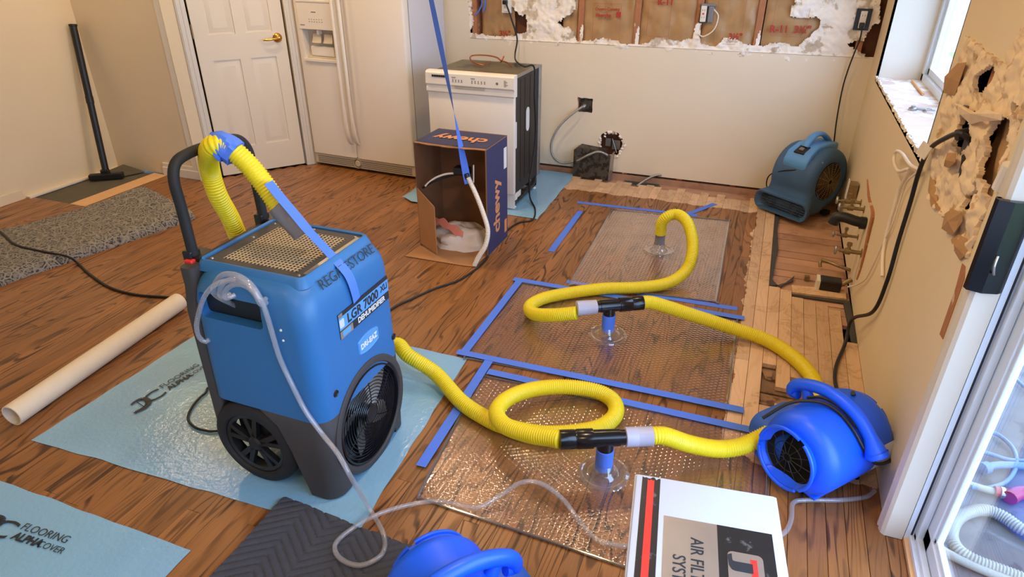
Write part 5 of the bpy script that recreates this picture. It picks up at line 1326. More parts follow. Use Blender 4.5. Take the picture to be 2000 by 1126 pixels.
b = B(); b.tube(spline([(-2.02, -1.62, 0.468), (-2.09, -1.595, 0.45), (-2.16, -1.60, 0.425), (-2.22, -1.62, 0.40), (-2.285, -1.61, 0.355)], 0.012), 0.006, 8); b.build('wire', 'cord', CN, smooth=True)
b = B(); b.tube([PY(925, 322, -1.60), PY(925, 356, -1.60)], 0.004, 8); b.build('cable_tie', 'whitewire', CN)
tp_, bt_ = PY(838, 0, -1.50), Vector((-1.985, -1.652, 0.43))
up_ = bt_+(tp_-bt_)*((2.44-bt_.z)/(tp_.z-bt_.z))
P = [bt_.lerp(up_, i/60) for i in range(61)]; b = B(); r = []
for i, p in enumerate(P):
    t = (up_-bt_).normalized(); a_ = 0.2+2.6*math.sin(min(1, i/30)*PI*0.5)+0.5*math.sin(i*0.12)
    u_ = t.cross(Vector((0, 1, 0))).normalized(); v_ = t.cross(u_); s_ = (u_*math.cos(a_)+v_*math.sin(a_))*0.019; n_ = (u_*-math.sin(a_)+v_*math.cos(a_))*0.0008
    p = p+Vector((0.012*math.sin(i/60*PI), 0, 0)); r.append([p-s_, p+s_, p+s_+n_, p-s_+n_])
b.loft(r); o = b.build('tape_ribbon', 'tape', smooth=True, angle=40); T(o, 'long twisted blue tape ribbon hanging from above down to the conduit', 'tape')
# scrap of film by the fridge side
b = B(); b.prism(P2([(790, 385), (810, 376), (818, 395), (803, 393)], 0.012), (0, 0, 0.002)); T(b.build('film_scrap', 'cover'), 'small curled blue film scrap at the foot of the cardboard box', 'film scrap')

# ---- dishwasher ----
DX0, DX1, DYF, DYB, DZT = -2.588, -1.995, -0.925, -0.445, 0.865
DWs = root('dishwasher', 'white built-in dishwasher with a bare dark side standing on blue film', 'dishwasher', (-2.29, -0.69, 0))
b = B(); b.b2((DX0+0.004, DYF, 0.115), (DX1-0.004, DYF+0.035, 0.735), None, 0.005); b.build('door_panel', 'appliance', DWs, smooth=True, angle=30)
b = B(); b.loft([[Vector((DX0, y, z)) for y, z in pf], [Vector((DX1, y, z)) for y, z in pf]]) if False else None
pf = [(DYF+0.045, 0.735), (DYF-0.004, 0.735), (DYF-0.010, 0.742), (DYF-0.010, 0.762), (DYF-0.004, 0.768), (DYF-0.002, 0.776), (DYF-0.012, 0.782), (DYF-0.016, 0.788), (DYF-0.012, 0.852), (DYF-0.004, 0.862), (DYF+0.010, DZT), (DYF+0.045, DZT)]
b = B(); b.prism([Vector((DX0, y, z)) for y, z in pf], (DX1-DX0, 0, 0)); con = b.build('console', 'appliance', DWs, smooth=True, angle=25)
b = B(); b.b2((DX0+0.20, DYF-0.0125, 0.768), (DX0+0.40, DYF-0.004, 0.779), None, 0.002); b.build('handle_recess', 'appl_trim', con)
b = B()
for i in range(8): b.b2((DX0+0.045+0.0125*i, DYF-0.0165, 0.829), (DX0+0.055+0.0125*i, DYF-0.012, 0.842))
b.build('vent_slots', 'black', con)
b = B(); rj = random.Random(8)
for gx, nn, w_ in ((0.185, 4, 0.020), (0.315, 5, 0.021)):
    for i in range(nn):
        x = DX0+gx+i*w_; b.b2((x, DYF-0.0162, 0.806), (x+0.009, DYF-0.0150, 0.810)); b.b2((x+0.002, DYF-0.0162, 0.813), (x+0.007, DYF-0.0148, 0.822))
    b.b2((DX0+gx-0.004, DYF-0.0160, 0.832), (DX0+gx+0.024, DYF-0.0145, 0.836))
q = [(0.008*math.cos(2*PI*i/16), 0.008*math.sin(2*PI*i/16)) for i in range(16)]
b.loft([[Vector((DX0+0.485+x, DYF-0.0163, 0.815+z)) for x, z in q], [Vector((DX0+0.485+x, DYF-0.0145, 0.815+z)) for x, z in q]])
for i in range(5): b.b2((DX0+0.530, DYF-0.0162, 0.800+i*0.008), (DX0+0.530+rj.uniform(0.012, 0.026), DYF-0.0148, 0.803+i*0.008))
b.build('button_marks', 'greyseal', con)
b = B(); b.b2((DX0+0.025, DYF+0.035, 0.10), (DX1-0.015, DYB+0.05, 0.85), None, 0.006); b.build('tub', 'blackmet', DWs)
b = B(); b.b2((DX0+0.02, DYF+0.04, 0.848), (DX1-0.012, DYB, 0.856), None, 0.003); b.build('top_blanket', 'topfoil', DWs)
b = B(); b.b2((DX1-0.022, DYB-0.0, 0.10), (DX1-0.004, DYB+0.045, 0.85), None, 0.005); b.b2((DX0+0.01, DYB, 0.835), (DX1-0.004, DYB+0.045, 0.852), None, 0.004); b.b2((DX1-0.018, DYF+0.05, 0.838), (DX1-0.008, DYB, 0.858), None, 0.003); b.build('steel_frame', 'steel', DWs)
q = rrect(-0.645, 0.545, 0.030, 0.078, 0.030); b = B(); b.loft([[Vector((DX1-0.0155, y, z)) for y, z in q], [Vector((DX1-0.0125, y, z)) for y, z in q]]); b.build('side_plug', 'whitepr', DWs)['label'] = 'white oval plug'
q = rrect(-0.86, 0.49, 0.010, 0.085, 0.010); b = B(); b.loft([[Vector((DX1-0.0155, y, z)) for y, z in q], [Vector((DX1-0.0125, y, z)) for y, z in q]]); b.build('side_plug', 'whitepr', DWs)
b = B()
for y in (-0.78, -0.70, -0.60): b.b2((DX1-0.0152, y-0.002, 0.16), (DX1-0.0130, y+0.002, 0.82))
b.build('panel_seam', 'black', DWs)
b = B(); b.b2((DX0+0.02, DYF+0.05, 0.0), (DX1-0.02, DYF+0.055, 0.115)); b.build('toe_plate', 'appl_side', DWs)
b = B(); b.b2((DX1-0.09, DYF+0.02, 0.012), (DX1-0.006, DYF+0.026, 0.112)); b.build('toe_bracket', 'whitepr', DWs)
b = B(); b.b2((DX1-0.055, DYF+0.05, 0.02), (DX1-0.02, DYB+0.02, 0.045), None, 0.004); b.b2((DX0+0.02, DYF+0.05, 0.02), (DX0+0.055, DYB+0.02, 0.045), None, 0.004); b.b2((DX0+0.02, DYB-0.02, 0.02), (DX1-0.02, DYB+0.02, 0.05), None, 0.004)
b.b2((DX1-0.05, DYB-0.01, 0.04), (DX1-0.02, DYB+0.02, 0.12)); b.build('base_rail', 'steel_d', DWs)
for x in (DX0+0.04, DX1-0.035):
    for y in (DYF+0.08, DYB):
        b = B(); b.lathe([(0.018, 0), (0.016, 0.006), (0.008, 0.008), (0.008, 0.06)], (x, y, 0.0), (0, 0, 1), 14, True); b.build('foot', 'whitepr', DWs)
b = B(); b.b2((DX1-0.06, -0.80, 0.05), (DX1-0.02, -0.74, 0.10), None, 0.01); b.b2((DX1-0.05, -0.86, 0.05), (DX1-0.015, -0.82, 0.12), None, 0.008); b.build('hinge_spring', 'whitewire', DWs)
P = [PZ(x, y, z) for x, y, z in ((1000, 130, 0.865), (990, 122, 0.875), (978, 118, 0.885), (970, 112, 0.90), (950, 108, 0.905), (925, 108, 0.905), (918, 113, 0.89), (925, 122, 0.875), (945, 127, 0.868), (958, 120, 0.87))]
b = B(); b.tube(spline(P, 0.01), 0.0045, 8); b.tube(spline([PZ(978, 121, 0.873), PZ(981, 117, 0.89), PZ(984, 110, 0.91)], 0.008), 0.005, 8); o = b.build('copper_line', 'copper', DWs, smooth=True)

# ---- refrigerator ----
FR = root('refrigerator', 'white side by side refrigerator with ice dispenser next to the pantry door', 'refrigerator', (-3.36, -0.30, 0))
FMx = Matrix.Translation((-3.825, -0.552, 0)) @ Matrix.Rotation(math.radians(-3.0), 4, 'Z')
def fb(nm, lo, hi, m_, ch=0.0, par=FR): b = B(); b.b2(lo, hi, FMx, ch); return b.build(nm, m_, par, smooth=ch > 0, angle=30)
fb('cabinet', (0.004, 0.072, 0.03), (0.916, 0.55, 1.76), 'appl_side', 0.006)
fb('door_gasket', (0.006, 0.060, 0.10), (0.914, 0.074, 1.74), 'greyseal')
SPL = 0.408
# freezer door with recessed dispenser
def doorframe(nm, x0, x1, hole):
    W3 = FMx.to_3x3()
    bm_holes = [hole] if hole else []
    b = B(); 
    prf = [(0.0, 0.014), (0.004, 0.005), (0.014, 0.0)]
    xs = [(x0, 0.06), (x0, 0.014), (x0+0.004, 0.005), (x0+0.014, 0.0)]; xe = [(x1-0.014, 0.0), (x1-0.004, 0.005), (x1, 0.014), (x1, 0.06)]
    if not hole:
        b.prism([FMx @ Vector((x, y, 0.105)) for x, y in xs+xe], (0, 0, 1.64)); return b.build(nm, 'appliance', FR, smooth=True, angle=40)
    (hx0, hz0), (hx1, hz1) = hole[0], hole[2]
    b.prism([FMx @ Vector((x, y, 0.105)) for x, y in xs+xe], (0, 0, hz0-0.105)); b.prism([FMx @ Vector((x, y, hz1)) for x, y in xs+xe], (0, 0, 1.745-hz1))
    b.prism([FMx @ Vector((x, y, hz0)) for x, y in xs+[(hx0, 0.0), (hx0, 0.06)]], (0, 0, hz1-hz0)); b.prism([FMx @ Vector((x, y, hz0)) for x, y in [(hx1, 0.06), (hx1, 0.0)]+xe], (0, 0, hz1-hz0))
    return b.build(nm, 'appliance', FR, smooth=True, angle=40)
fdoor = doorframe('door', 0.0, SPL-0.003, [(0.055, 0.815), (0.325, 0.815), (0.325, 1.015), (0.055, 1.015)])
rdoor = doorframe('door', SPL+0.003, 0.918, None)
b = B(); b.b2((0.035, -0.007, 1.015), (0.335, 0.0, 1.20), FMx, 0.003); b.b2((0.035, -0.012, 1.195), (0.335, 0.0, 1.21), FMx, 0.003); b.build('dispenser_panel', 'appliance', fdoor)
b = B(); b.b2((0.045, -0.014, 0.795), (0.335, 0.0, 0.818), FMx, 0.004); b.b2((0.335, -0.006, 0.80), (0.345, 0.0, 1.20), FMx); b.build('dispenser_ledge', 'appliance', fdoor)
b = B(); b.b2((0.05, 0.058, 0.81), (0.33, 0.064, 1.02), FMx); b.loft([[FMx @ Vector(p) for p in ((0.055, 0.058, 0.815), (0.325, 0.058, 0.815), (0.325, 0.058, 0.86), (0.055, 0.058, 0.86))], [FMx @ Vector(p) for p in ((0.055, 0.02, 0.815), (0.325, 0.02, 0.815), (0.325, 0.02, 0.82), (0.055, 0.02, 0.82))]]); b.build('dispenser_recess', 'appl_trim', fdoor)
for xx in (0.125, 0.225):
    b = B(); b.loft([[FMx @ Vector((xx+sx*w_, y, z)) for sx in (0, 1)] + [FMx @ Vector((xx+sx*w_, y-0.006, z)) for sx in (1, 0)] for w_, y, z in ((0.07, 0.03, 0.985), (0.075, 0.022, 0.945), (0.078, 0.012, 0.93), (0.078, 0.008, 0.925))]); b.build('dispenser_lever', 'appl_trim', fdoor, smooth=True)
b = B(); b.b2((0.17, 0.01, 0.98), (0.19, 0.05, 1.01), FMx, 0.003); b.b2((0.09, 0.02, 0.83), (0.30, 0.05, 0.90), FMx, 0.01); b.build('dispenser_insert', 'appliance', fdoor)
b = B(); rj = random.Random(4)
for i in range(6):
    x = 0.13+i*0.022; b.b2((x, -0.0078, 1.065), (x+0.010, -0.007, 1.069), FMx); b.b2((x+0.002, -0.0078, 1.08), (x+0.007, -0.007, 1.086), FMx)
b.b2((0.16, -0.0078, 1.128), (0.20, -0.007, 1.134), FMx); b.b2((0.05, -0.0078, 1.04), (0.09, -0.007, 1.046), FMx); b.build('dispenser_marks', 'greyseal', fdoor)
for sx, par in ((-1, fdoor), (1, rdoor)):
    xh = SPL+sx*0.030; r = []
    for z, y, w_, d_ in ((0.215, -0.004, 0.016, 0.010), (0.235, -0.018, 0.017, 0.012), (0.30, -0.034, 0.016, 0.013), (0.40, -0.044, 0.013, 0.011), (0.60, -0.048, 0.011, 0.011), (1.0, -0.05, 0.011, 0.011), (1.5, -0.048, 0.011, 0.011), (1.66, -0.03, 0.016, 0.012), (1.70, -0.004, 0.016, 0.010)):
        r.append([FMx @ Vector((xh+a_, y+c_, z)) for a_, c_ in rrect(0, 0, w_, d_, d_*0.8, 3)])
    b = B(); b.loft(r); b.build('door_handle', 'appliance', par, smooth=True, angle=60)
b = B(); b.b2((0.0, 0.01, 0.022), (0.918, 0.06, 0.098), FMx, 0.004); grl = b.build('kick_grille', 'appl_trim', FR)
for i in range(4): fb('grille_slot', (0.03, 0.0075, 0.036+i*0.014), (0.89, 0.011, 0.041+i*0.014), 'greyseal', 0, grl)
b = B(); b.lathe([(0.0001, 0.006), (0.022, 0.006), (0.026, 0.0), (0.034, 0.0), (0.036, 0.006), (0.038, 0.0)], FMx @ Vector((0.405, 0.010, 0.060)), FMx.to_3x3() @ Vector((0, -1, 0)), 28, True); b.build('filter_knob', 'appl_trim', grl, smooth=True)
for x in (0.05, 0.86):
    b = B(); b.lathe([(0.02, 0), (0.02, 0.03)], FMx @ Vector((x, 0.08, 0.0)), (0, 0, 1), 14, True); b.build('foot', 'black', FR)
fb('foot', (0.03, 0.5, 0), (0.88, 0.53, 0.03), 'black')

# ---- wall fittings ----
def PW(px, py, v=-0.01): return PY(px, py, v)
# box in wall with conduit
b = B(); x0, z0 = XZ(1129, 218); x1, z1 = XZ(1156, 192)
b.b2((x0, 0.012, z0), (x1, 0.05, z1)); bx_ = b.build('junction_box', 'steel_d'); T(bx_, 'dark square junction box set in the cream wall with conduit leaving it', 'electrical box')
b = B(); b.lathe([(0.010, 0), (0.014, 0.004), (0.014, 0.02), (0.011, 0.03)], PW(1143, 205, 0.012), (-0.3, -0.8, -0.4), 14, True); b.build('connector', 'steel', bx_, smooth=True)
FC = root('flexible_conduit', 'grey flexible conduit looping from the wall box to the steel sheet', 'conduit', PY(1100, 318, -0.03))
ribbed('conduit_body', [PY(x, y, v) for x, y, v in ((1138, 208, -0.02), (1118, 222, -0.05), (1092, 247, -0.06), (1077, 278, -0.06), (1080, 305, -0.05), (1098, 318, -0.05), (1125, 314, -0.07), (1150, 302, -0.085), (1170, 296, -0.085), (1187, 303, -0.07))], 0.0085, 'steel', FC, 0.001, 0.008, 10)
# leaning bent sheet
MS = root('steel_sheet', 'dark speckled bent steel sheet standing against the cream wall', 'metal sheet', (-1.70, -0.07, 0))
b = B(); b.prism([Vector((-1.842, -0.085, 0)), Vector((-1.57, -0.085, 0)), Vector((-1.565, -0.075, 0.185)), Vector((-1.60, -0.072, 0.205)), Vector((-1.82, -0.070, 0.222)), Vector((-1.845, -0.075, 0.20))], (0, 0.003, 0)); b.build('sheet_face', 'steel_d', MS)
b = B(); b.prism([Vector((-1.57, -0.085, 0)), Vector((-1.555, -0.03, 0)), Vector((-1.55, -0.02, 0.21)), Vector((-1.565, -0.075, 0.185))], (0.002, 0, 0)); b.build('sheet_return', 'steel', MS)
b = B(); b.prism([Vector((-1.82, -0.070, 0.222)), Vector((-1.60, -0.072, 0.205)), Vector((-1.60, -0.015, 0.215)), Vector((-1.80, -0.012, 0.232))], (0, 0, 0.002)); b.build('sheet_return', 'steel_d', MS)
# pipe seen in the broken hole
b = B(); b.tube([Vector((hc[0]-0.01, 0.05, hc[1]+0.03)), Vector((hc[0]+0.03, 0.045, hc[1]-0.07))], 0.006, 8); b.b2((hc[0]-0.06, 0.05, hc[1]-0.03), (hc[0]-0.02, 0.07, hc[1]+0.03)); b.b2((hc[0]-0.01, 0.055, hc[1]-0.05), (hc[0]+0.05, 0.075, hc[1]+0.02)); T(b.build('wall_pipe', 'steel'), 'grey pipe stub inside the broken hole in the cream wall', 'pipe')
DC = root('flexible_conduit', 'short silver conduit arching out of the floor duct', 'conduit', PZ(1285, 350))
ribbed('conduit_body', [PZ(x, y, z) for x, y, z in ((1244, 363, -0.01), (1258, 353, 0.02), (1275, 344, 0.05), (1292, 341, 0.06), (1310, 343, 0.045), (1318, 350, 0.015), (1319, 355, -0.02))], 0.009, 'steel', DC, 0.001, 0.008, 10)
# outlets
def outlet(label, px, py, boxm, plate_m, w_=0.07, h_=0.115, off=0.006, slots=True):
    p = PY(px, py, 0.0); t = root('outlet', label, 'outlet', (p.x, off, p.z))
    b = B(); b.b2((p.x-w_/2, off, p.z-h_/2), (p.x+w_/2, off+0.05, p.z+h_/2)); b.build('outlet_box', boxm, t)
    b = B(); b.b2((p.x-0.018, off-0.008, p.z-0.048), (p.x+0.018, off, p.z+0.048), None, 0.003); r_ = b.build('receptacle', plate_m, t)
    b = B()
    for dz in (0.022, -0.022):
        b.b2((p.x-0.008, off-0.009, p.z+dz-0.004), (p.x-0.006, off-0.0078, p.z+dz+0.006)); b.b2((p.x+0.006, off-0.009, p.z+dz-0.004), (p.x+0.008, off-0.0078, p.z+dz+0.006))
    b.build('slots', 'black', r_); return t, p
t, p = outlet('ivory outlet in a black box near the window corner, black cord plugged in', 1685, 38, 'black', 'outlet', 0.085, 0.12, -0.006)
b = B(); b.b2((p.x-0.014, -0.040, p.z-0.045), (p.x+0.014, -0.014, p.z-0.015), None, 0.004); b.build('plug', 'black', t)
t, p = outlet('white outlet plate above the dishwasher, black plug in it', 989, 8, 'whitepr', 'outlet', 0.07, 0.115, 0.0)
b = B(); b.b2((p.x-0.016, -0.040, p.z-0.0), (p.x+0.016, -0.009, p.z+0.028), None, 0.004); b.build('plug', 'black', t)
t, p = outlet('ivory outlet with red buttons dangling from the stud between insulation bays', 1374, 27, 'steel_d', 'outlet', 0.05, 0.11, 0.0)
b = B(); b.b2((p.x+0.030, -0.012, p.z-0.050), (p.x+0.062, 0.0, p.z+0.045), None, 0.004); b.b2((p.x-0.02, -0.002, p.z+0.045), (p.x+0.07, 0.04, p.z+0.06), None, 0.003); b.build('switch_body', 'greycuff', t)
b = B(); b.b2((p.x-0.005, -0.011, p.z-0.004), (p.x+0.005, -0.0078, p.z+0.006)); b.build('button', 'red', t)
b = B(); b.tube(spline([(p.x+0.06, 0.0, p.z+0.03), (p.x+0.095, -0.01, p.z-0.01), (p.x+0.08, -0.012, p.z-0.09), (p.x+0.02, -0.01, p.z-0.135), (p.x-0.02, -0.006, p.z-0.12)], 0.01), 0.004, 8); b.build('wire', 'whitewire', t, smooth=True)
def cord(label, pts, r=0.0045, m_='cord', cat='cord', nm='power_cord', n=10):
    b = B(); b.tube(spline(pts, 0.012), r, n); return T(b.build(nm, m_, smooth=True), label, cat)
b = B(); b.tube(spline([PY(x, y, v) for x, y, v in ((940, -10, 0.02), (941, 8, 0.02), (936, 20, 0.015), (928, 30, 0.01))], 0.01), 0.005, 8); b.tube(spline([PY(x, y, v) for x, y, v in ((948, -10, 0.02), (947, 14, 0.02), (943, 22, 0.02))], 0.01), 0.006, 8)
T(b.build('wire_bundle', 'tape', smooth=True), 'blue wires dangling in the torn bay beside the refrigerator', 'wire')
cord('thin black cord from wall plug over dishwasher, past the box to the dehumidifier', [PY(989, 8, -0.04), PY(1000, 40, -0.05), PY(1010, 75, -0.04), PY(1006, 105, -0.10), PZ(1008, 119, 0.88), PZ(1024, 130, 0.875), (-1.985, -0.60, 0.864), PX(1044, 190, -1.978), PX(1046, 260, -1.978), PX(1040, 320, -1.978), PX(1034, 352, -1.97), PZ(1035, 385, 0.03), PZ(1045, 408, 0.006), PZ(1040, 429, 0.006), PZ(1012, 435, 0.006), PZ(985, 455, 0.006), PZ(958, 490, 0.006), PZ(945, 512, 0.006), PZ(900, 545, 0.006), PZ(850, 563, 0.006), PZ(805, 583, 0.006), PZ(770, 600, 0.006), (-2.10, -2.5, 0.006)], 0.0055)
cord('thin black cord hanging from the corner outlet down behind the dusty blue fan', [PY(1684, 52, -0.04), PY(1680, 75, -0.05), PY(1668, 105, -0.05), PY(1655, 140, -0.04), PY(1645, 175, -0.04), PY(1634, 235, -0.05), PY(1628, 290, -0.05), (-0.09, -0.09, 0.30), (-0.14, -0.05, 0.10)], 0.0045)
cord('black cord snaking across the boards past the rug and under the cardboard tube', [PZ(-40, 430, 0.06), PZ(0, 452, 0.055), PZ(30, 477, 0.057), PZ(80, 490, 0.057), PZ(130, 500, 0.05), PZ(150, 512, 0.010), PZ(175, 535, 0.007), PZ(215, 561, 0.007), PZ(265, 575, 0.007), PZ(325, 580, 0.007), PZ(352, 583, 0.006), PZ(385, 590, 0.007), (-2.6, -2.62, 0.007), (-2.2, -2.8, 0.008)], 0.0065)
cord('black cord loop lying on the blue film by the dehumidifier wheel', [(-2.0, -3.2, 0.012), PZ(425, 757, 0.010), PZ(400, 768, 0.010), PZ(378, 790, 0.010), PZ(367, 815, 0.010), PZ(378, 832, 0.010), PZ(400, 840, 0.010), PZ(432, 840, 0.010), (-2.03, -3.22, 0.012)], 0.0045)
cord('thick black cord from the torn wall down the right wall to the bright blue fan', [(0.03, -2.50, 1.06), PX(1880, 262, -0.03), PX(1850, 268, -0.035), PX(1815, 292, -0.030), PX(1795, 335, -0.022), PX(1778, 395, -0.015), PX(1755, 470, -0.014), PX(1732, 550, -0.014), PX(1705, 608, -0.020), (-0.05, -1.87, 0.12), PZ(1650, 672, 0.02), PZ(1633, 715, 0.012), PZ(1632, 750, 0.015), PZ(1648, 780, 0.06), PZ(1672, 796, 0.16), (-0.14, -2.72, 0.30)], 0.0075)
b = B(); b.tube([PX(1868, 264, -0.03), PX(1900, 258, 0.01)], 0.016, 10); b.b2((0.0, -2.53, 0.98), (0.05, -2.46, 1.16)); T(b.build('wall_socket', 'black'), 'black socket box deep in the torn wall', 'outlet')
b = B(); b.tube([PX(1975, 322, 0.0), PX(1953, 368, 0.0)], 0.018, 12); T(b.build('white_block', 'whitepr'), 'white square cable duct stub among torn drywall beside the glass door', 'cable duct')
# white cables at the sill corner
cord('white cable coiled at the sill corner and running down the right wall', [PX(x, y, v) for x, y, v in ((1800, 333, -0.012), (1778, 322, -0.03), (1762, 300, -0.035), (1750, 296, -0.03), (1746, 315, -0.03), (1755, 334, -0.03), (1775, 330, -0.02), (1770, 345, -0.012), (1756, 370, -0.010), (1745, 410, -0.010), (1736, 440, -0.010), (1725, 490, -0.010), (1723, 540, -0.010))], 0.0065, 'whitewire', 'cable', 'white_cable')
cord('thin white cable sagging from the sill corner to the black pipe box', [PX(x, y, v) for x, y, v in ((1800, 330, -0.012), (1775, 350, -0.02), (1765, 370, -0.012), (1752, 410, -0.010), (1740, 445, -0.010), (1722, 480, -0.010), (1704, 520, -0.012), (1690, 545, -0.012), (1672, 556, -0.02), (1656, 560, -0.04))], 0.004, 'whitewire', 'cable', 'white_cable')
b = B(); b.prism([PX(x, y, -0.035) for x, y in ((1792, 296), (1806, 275), (1822, 290), (1806, 312))], (-0.004, 0, 0)); T(b.build('cardboard_tag', 'whitewire'), 'pale square tag stuck where the thick black cord passes the sill', 'tag')
# sill things
b = B(); b.tube([PZ(1782, 158, 0.892), PZ(1803, 184, 0.892)], 0.007, 6); T(b.build('wood_stick', 'weatherwood'), 'short wooden stick on the bare window sill', 'stick')
b = B(); c = PZ(1782, 215, 0.886); b.lathe([(0.018, 0), (0.018, 0.010), (0.010, 0.014), (0.010, 0.02)], c, (0, 0, 1), 14, True); b.tube([c+Vector((0, 0, 0.01)), c+Vector((0.05, -0.005, 0.008))], 0.006, 8); b.tube([c+Vector((0.05, 0.02, 0.006)), c+Vector((0.05, -0.03, 0.006))], 0.004, 8); T(b.build('metal_fitting', 'steel', smooth=True), 'small metal latch fitting on the bare window sill', 'fitting')
b = B(); c = PZ(1815, 214, 0.886); b.lathe([(0.012, 0), (0.024, 0), (0.024, 0.002), (0.012, 0.002), (0.012, 0)], c, (0, 0, 1), 20); T(b.build('washer', 'steel'), 'flat metal washer on the bare window sill', 'washer')

# ---- plumbing on the right wall ----
def onw(px, py, v=0.0): return PX(px, py, v)
b = B(); c = onw(1676, 372); b.b2((-0.052, c.y-0.035, c.z-0.042), (-0.006, c.y+0.035, c.z+0.042), None, 0.003); jb_ = b.build('junction_box', 'brass_o'); T(jb_, 'small upright metal box on the right wall above the valves', 'electrical box')
b = B(); b.b2((-0.057, c.y-0.030, c.z-0.055), (-0.053, c.y+0.030, c.z+0.055), None, 0.001); b.build('cover_plate', 'outlet', jb_)
def valve(label, px, py, m_='brass_o', s_=1.0):
    c = onw(px, py); t = root('shutoff_valve', label, 'valve', c)
    b = B(); b.lathe([(0.020*s_, 0), (0.020*s_, 0.002), (0.009*s_, 0.003), (0.009*s_, 0.05), (0.014*s_, 0.051), (0.014*s_, 0.078), (0.008*s_, 0.08), (0.008*s_, 0.10)], c, (-1, 0, 0), 14, True)
    b.lathe([(0.007*s_, 0), (0.007*s_, 0.03), (0.011*s_, 0.031), (0.011*s_, 0.045)], c+Vector((-0.062, 0, 0)), (0, 0, 1), 12, True); b.build('valve_body', m_, t, smooth=True, angle=40)
    b = B(); b.lathe([(0.004, 0), (0.004, 0.012), (0.019*s_, 0.013), (0.021*s_, 0.018), (0.019*s_, 0.023), (0.004, 0.024)], c+Vector((-0.10, 0, 0)), (-1, 0, 0.0), 12, True); b.build('valve_handle', 'steel', t, smooth=True, angle=40)
valve('upper of two stubby shutoff valves between metal box and black elbow', 1682, 396)
valve('lower of two stubby shutoff valves, touching the black elbow pipe', 1688, 409)
valve('slim shutoff valve alone below the black elbow pipe', 1676, 463, 'brass_o', 0.8)
valve('boxy corroded shutoff valve halfway down beside the cut panel edge', 1683, 494, 'brass_o', 1.15)
c = onw(1692, 436); b = B(); b.tube(spline([c+Vector((0.0, 0, 0)), c+Vector((-0.05, 0.005, 0.004)), c+Vector((-0.10, 0.015, 0.012)), c+Vector((-0.135, 0.02, 0.004)), c+Vector((-0.145, 0.02, -0.03))], 0.008), 0.026, 18); b.lathe([(0.031, 0), (0.031, 0.025)], c+Vector((-0.004, 0, 0)), (-1, 0, 0), 20, True)
T(b.build('drain_elbow', 'black', smooth=True), 'black drain elbow sticking out of the right wall among the valves', 'pipe')
c = PZ(1622, 544, 0.055); t = root('pipe_box', 'black block with metal face lying on the subfloor beside the right wall', 'electrical box', (c.x, c.y, -0.02))
b = B(); b.b2((c.x-0.045, c.y-0.036, -0.018), (c.x+0.055, c.y+0.036, 0.055), None, 0.006); b.build('block', 'black', t); b = B(); b.b2((c.x-0.062, c.y-0.038, -0.018), (c.x-0.045, c.y+0.038, 0.052), None, 0.002); b.build('face_plate', 'outlet', t)
b = B(); b.tube([(c.x+0.055, c.y, 0.03), (-0.005, c.y+0.02, 0.06)], 0.012, 10); b.build('stub', 'brass_o', t, smooth=True)
b = B(); b.tube(spline([PZ(1602, 521, 0.0), PZ(1602, 513, 0.02), PZ(1608, 508, 0.03), PZ(1640, 520, 0.03), PX(1660, 527, -0.005)], 0.01), 0.009, 10); b.b2((-0.215, -1.255, -0.018), (-0.19, -1.23, 0.006)); T(b.build('pipe_stub', 'brass_o', smooth=True), 'bent pipe rising from the subfloor above the black block', 'pipe')
# broken edge strip of the access cut-out
b = B(); P = [onw(*q) for q in ((1695, 350), (1700, 385), (1708, 415), (1702, 445), (1690, 495), (1680, 530), (1674, 545))]
P = spline(P, 0.02); r = []
for i, p in enumerate(P):
    k = math.sin(PI*min(1, (i+1)/(len(P)+1))); r.append([p+Vector((0, 0.003, 0)), p+Vector((-0.004-0.012*k, 0, 0)), p+Vector((-0.002-0.010*k, -0.008-0.012*k, 0)), p+Vector((0.0, -0.012, 0))])
b.loft(r); b.build('cut_panel_edge', 'stud', wr, smooth=False)

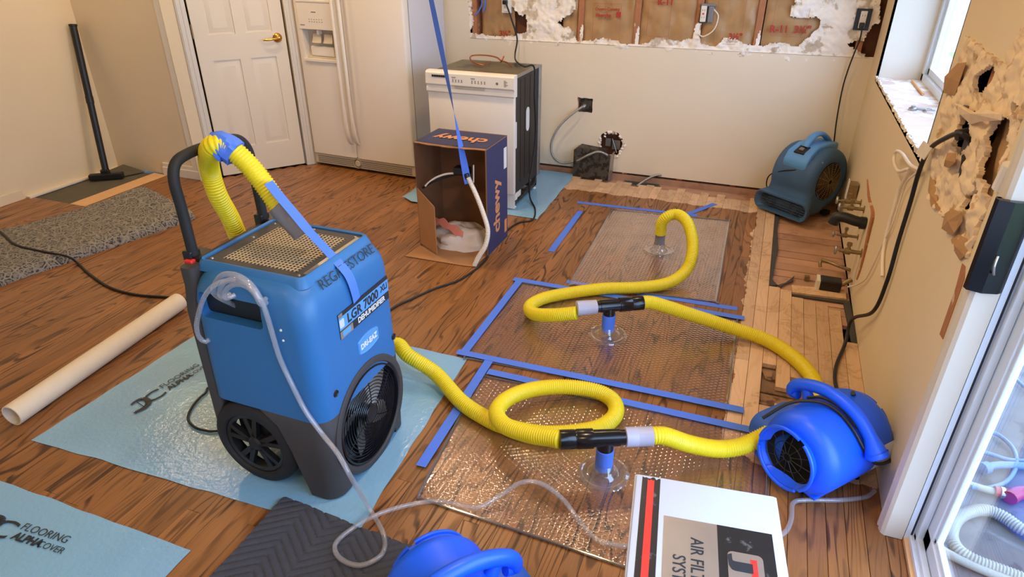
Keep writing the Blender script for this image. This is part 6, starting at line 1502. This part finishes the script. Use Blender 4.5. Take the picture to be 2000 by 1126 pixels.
# ---- outside on the patio ----
def gz(pts, z=-0.10): return [PZ(x, y, z) for x, y in pts]
t = root('discharge_hose', 'thick cream corrugated hose curving over the patio outside the glass door', 'hose', PZ(1860, 1050, -0.12))
ribbed('hose_body', gz([(2060, 1060), (2000, 1036), (1960, 1008), (1925, 995), (1890, 1000), (1866, 1018), (1858, 1045), (1868, 1070), (1900, 1092), (1960, 1115), (2040, 1145)], -0.095), 0.019, 'whitehose', t, 0.0014, 0.009, 12)
t = root('discharge_hose', 'smooth cream hose running beside the corrugated one out of the lower corner', 'hose', PZ(1900, 1100, -0.12))
b = B(); b.tube(spline(gz([(1828, 1066), (1860, 1085), (1910, 1108), (1990, 1140)], -0.10), 0.02), 0.014, 12); b.build('hose_body', 'whitehose', t, smooth=True)
cord('pale blue garden hose looped on the patio', gz([(1960, 715), (1990, 745), (2030, 780)])+gz([(2060, 800), (2040, 820)])+gz([(1975, 878), (1930, 868), (1900, 860)])[::-1][:0]+gz([(2010, 860)]), 0.008, 'bluehose', 'hose', 'garden_hose')
cord('pale blue hose bending back on itself next to the red fitting', gz([(1925, 838), (1955, 852), (1980, 878), (1984, 910), (1965, 940), (1930, 952), (1895, 950)]), 0.008, 'bluehose', 'hose', 'garden_hose')
cord('blue hose lying straight across the patio behind the cream pipe', gz([(1905, 878), (1940, 888), (1975, 898), (2040, 900)]), 0.008, 'bluehose', 'hose', 'garden_hose')
b = B(); P = gz([(1925, 913), (1945, 908), (1975, 908), (2040, 912)], -0.095); b.tube(spline(P, 0.02), 0.014, 12); b.lathe([(0.014, 0), (0.022, 0.004), (0.022, 0.03), (0.014, 0.034)], P[0]+(P[0]-P[1]).normalized()*0.02, P[1]-P[0], 16, True); T(b.build('patio_pipe', 'bluehose', smooth=True), 'pale pipe with blue end cap lying on the patio', 'pipe')
b = B(); b.tube(spline(gz([(1885, 942), (1915, 952), (1945, 960)], -0.10), 0.02), 0.012, 12); T(b.build('patio_pipe', 'whitehose', smooth=True), 'short cream pipe joined to the red fitting', 'pipe')
t = root('pipe_fitting', 'red pipe fitting with metal clamp on the patio', 'pipe fitting', PZ(1965, 968, -0.12))
P = gz([(1942, 958), (1960, 962), (1978, 968)], -0.095); b = B(); b.tube(spline(P, 0.012), 0.018, 14); b.tube(spline(gz([(1972, 972), (1984, 964), (2000, 962), (2020, 966)], -0.09), 0.012), 0.024, 14); b.build('fitting_body', 'redvalve', t, smooth=True)
b = B(); b.lathe([(0.020, 0), (0.020, 0.012)], P[0].lerp(P[1], 0.6), P[1]-P[0], 18, True); b.build('clamp', 'steel', t)
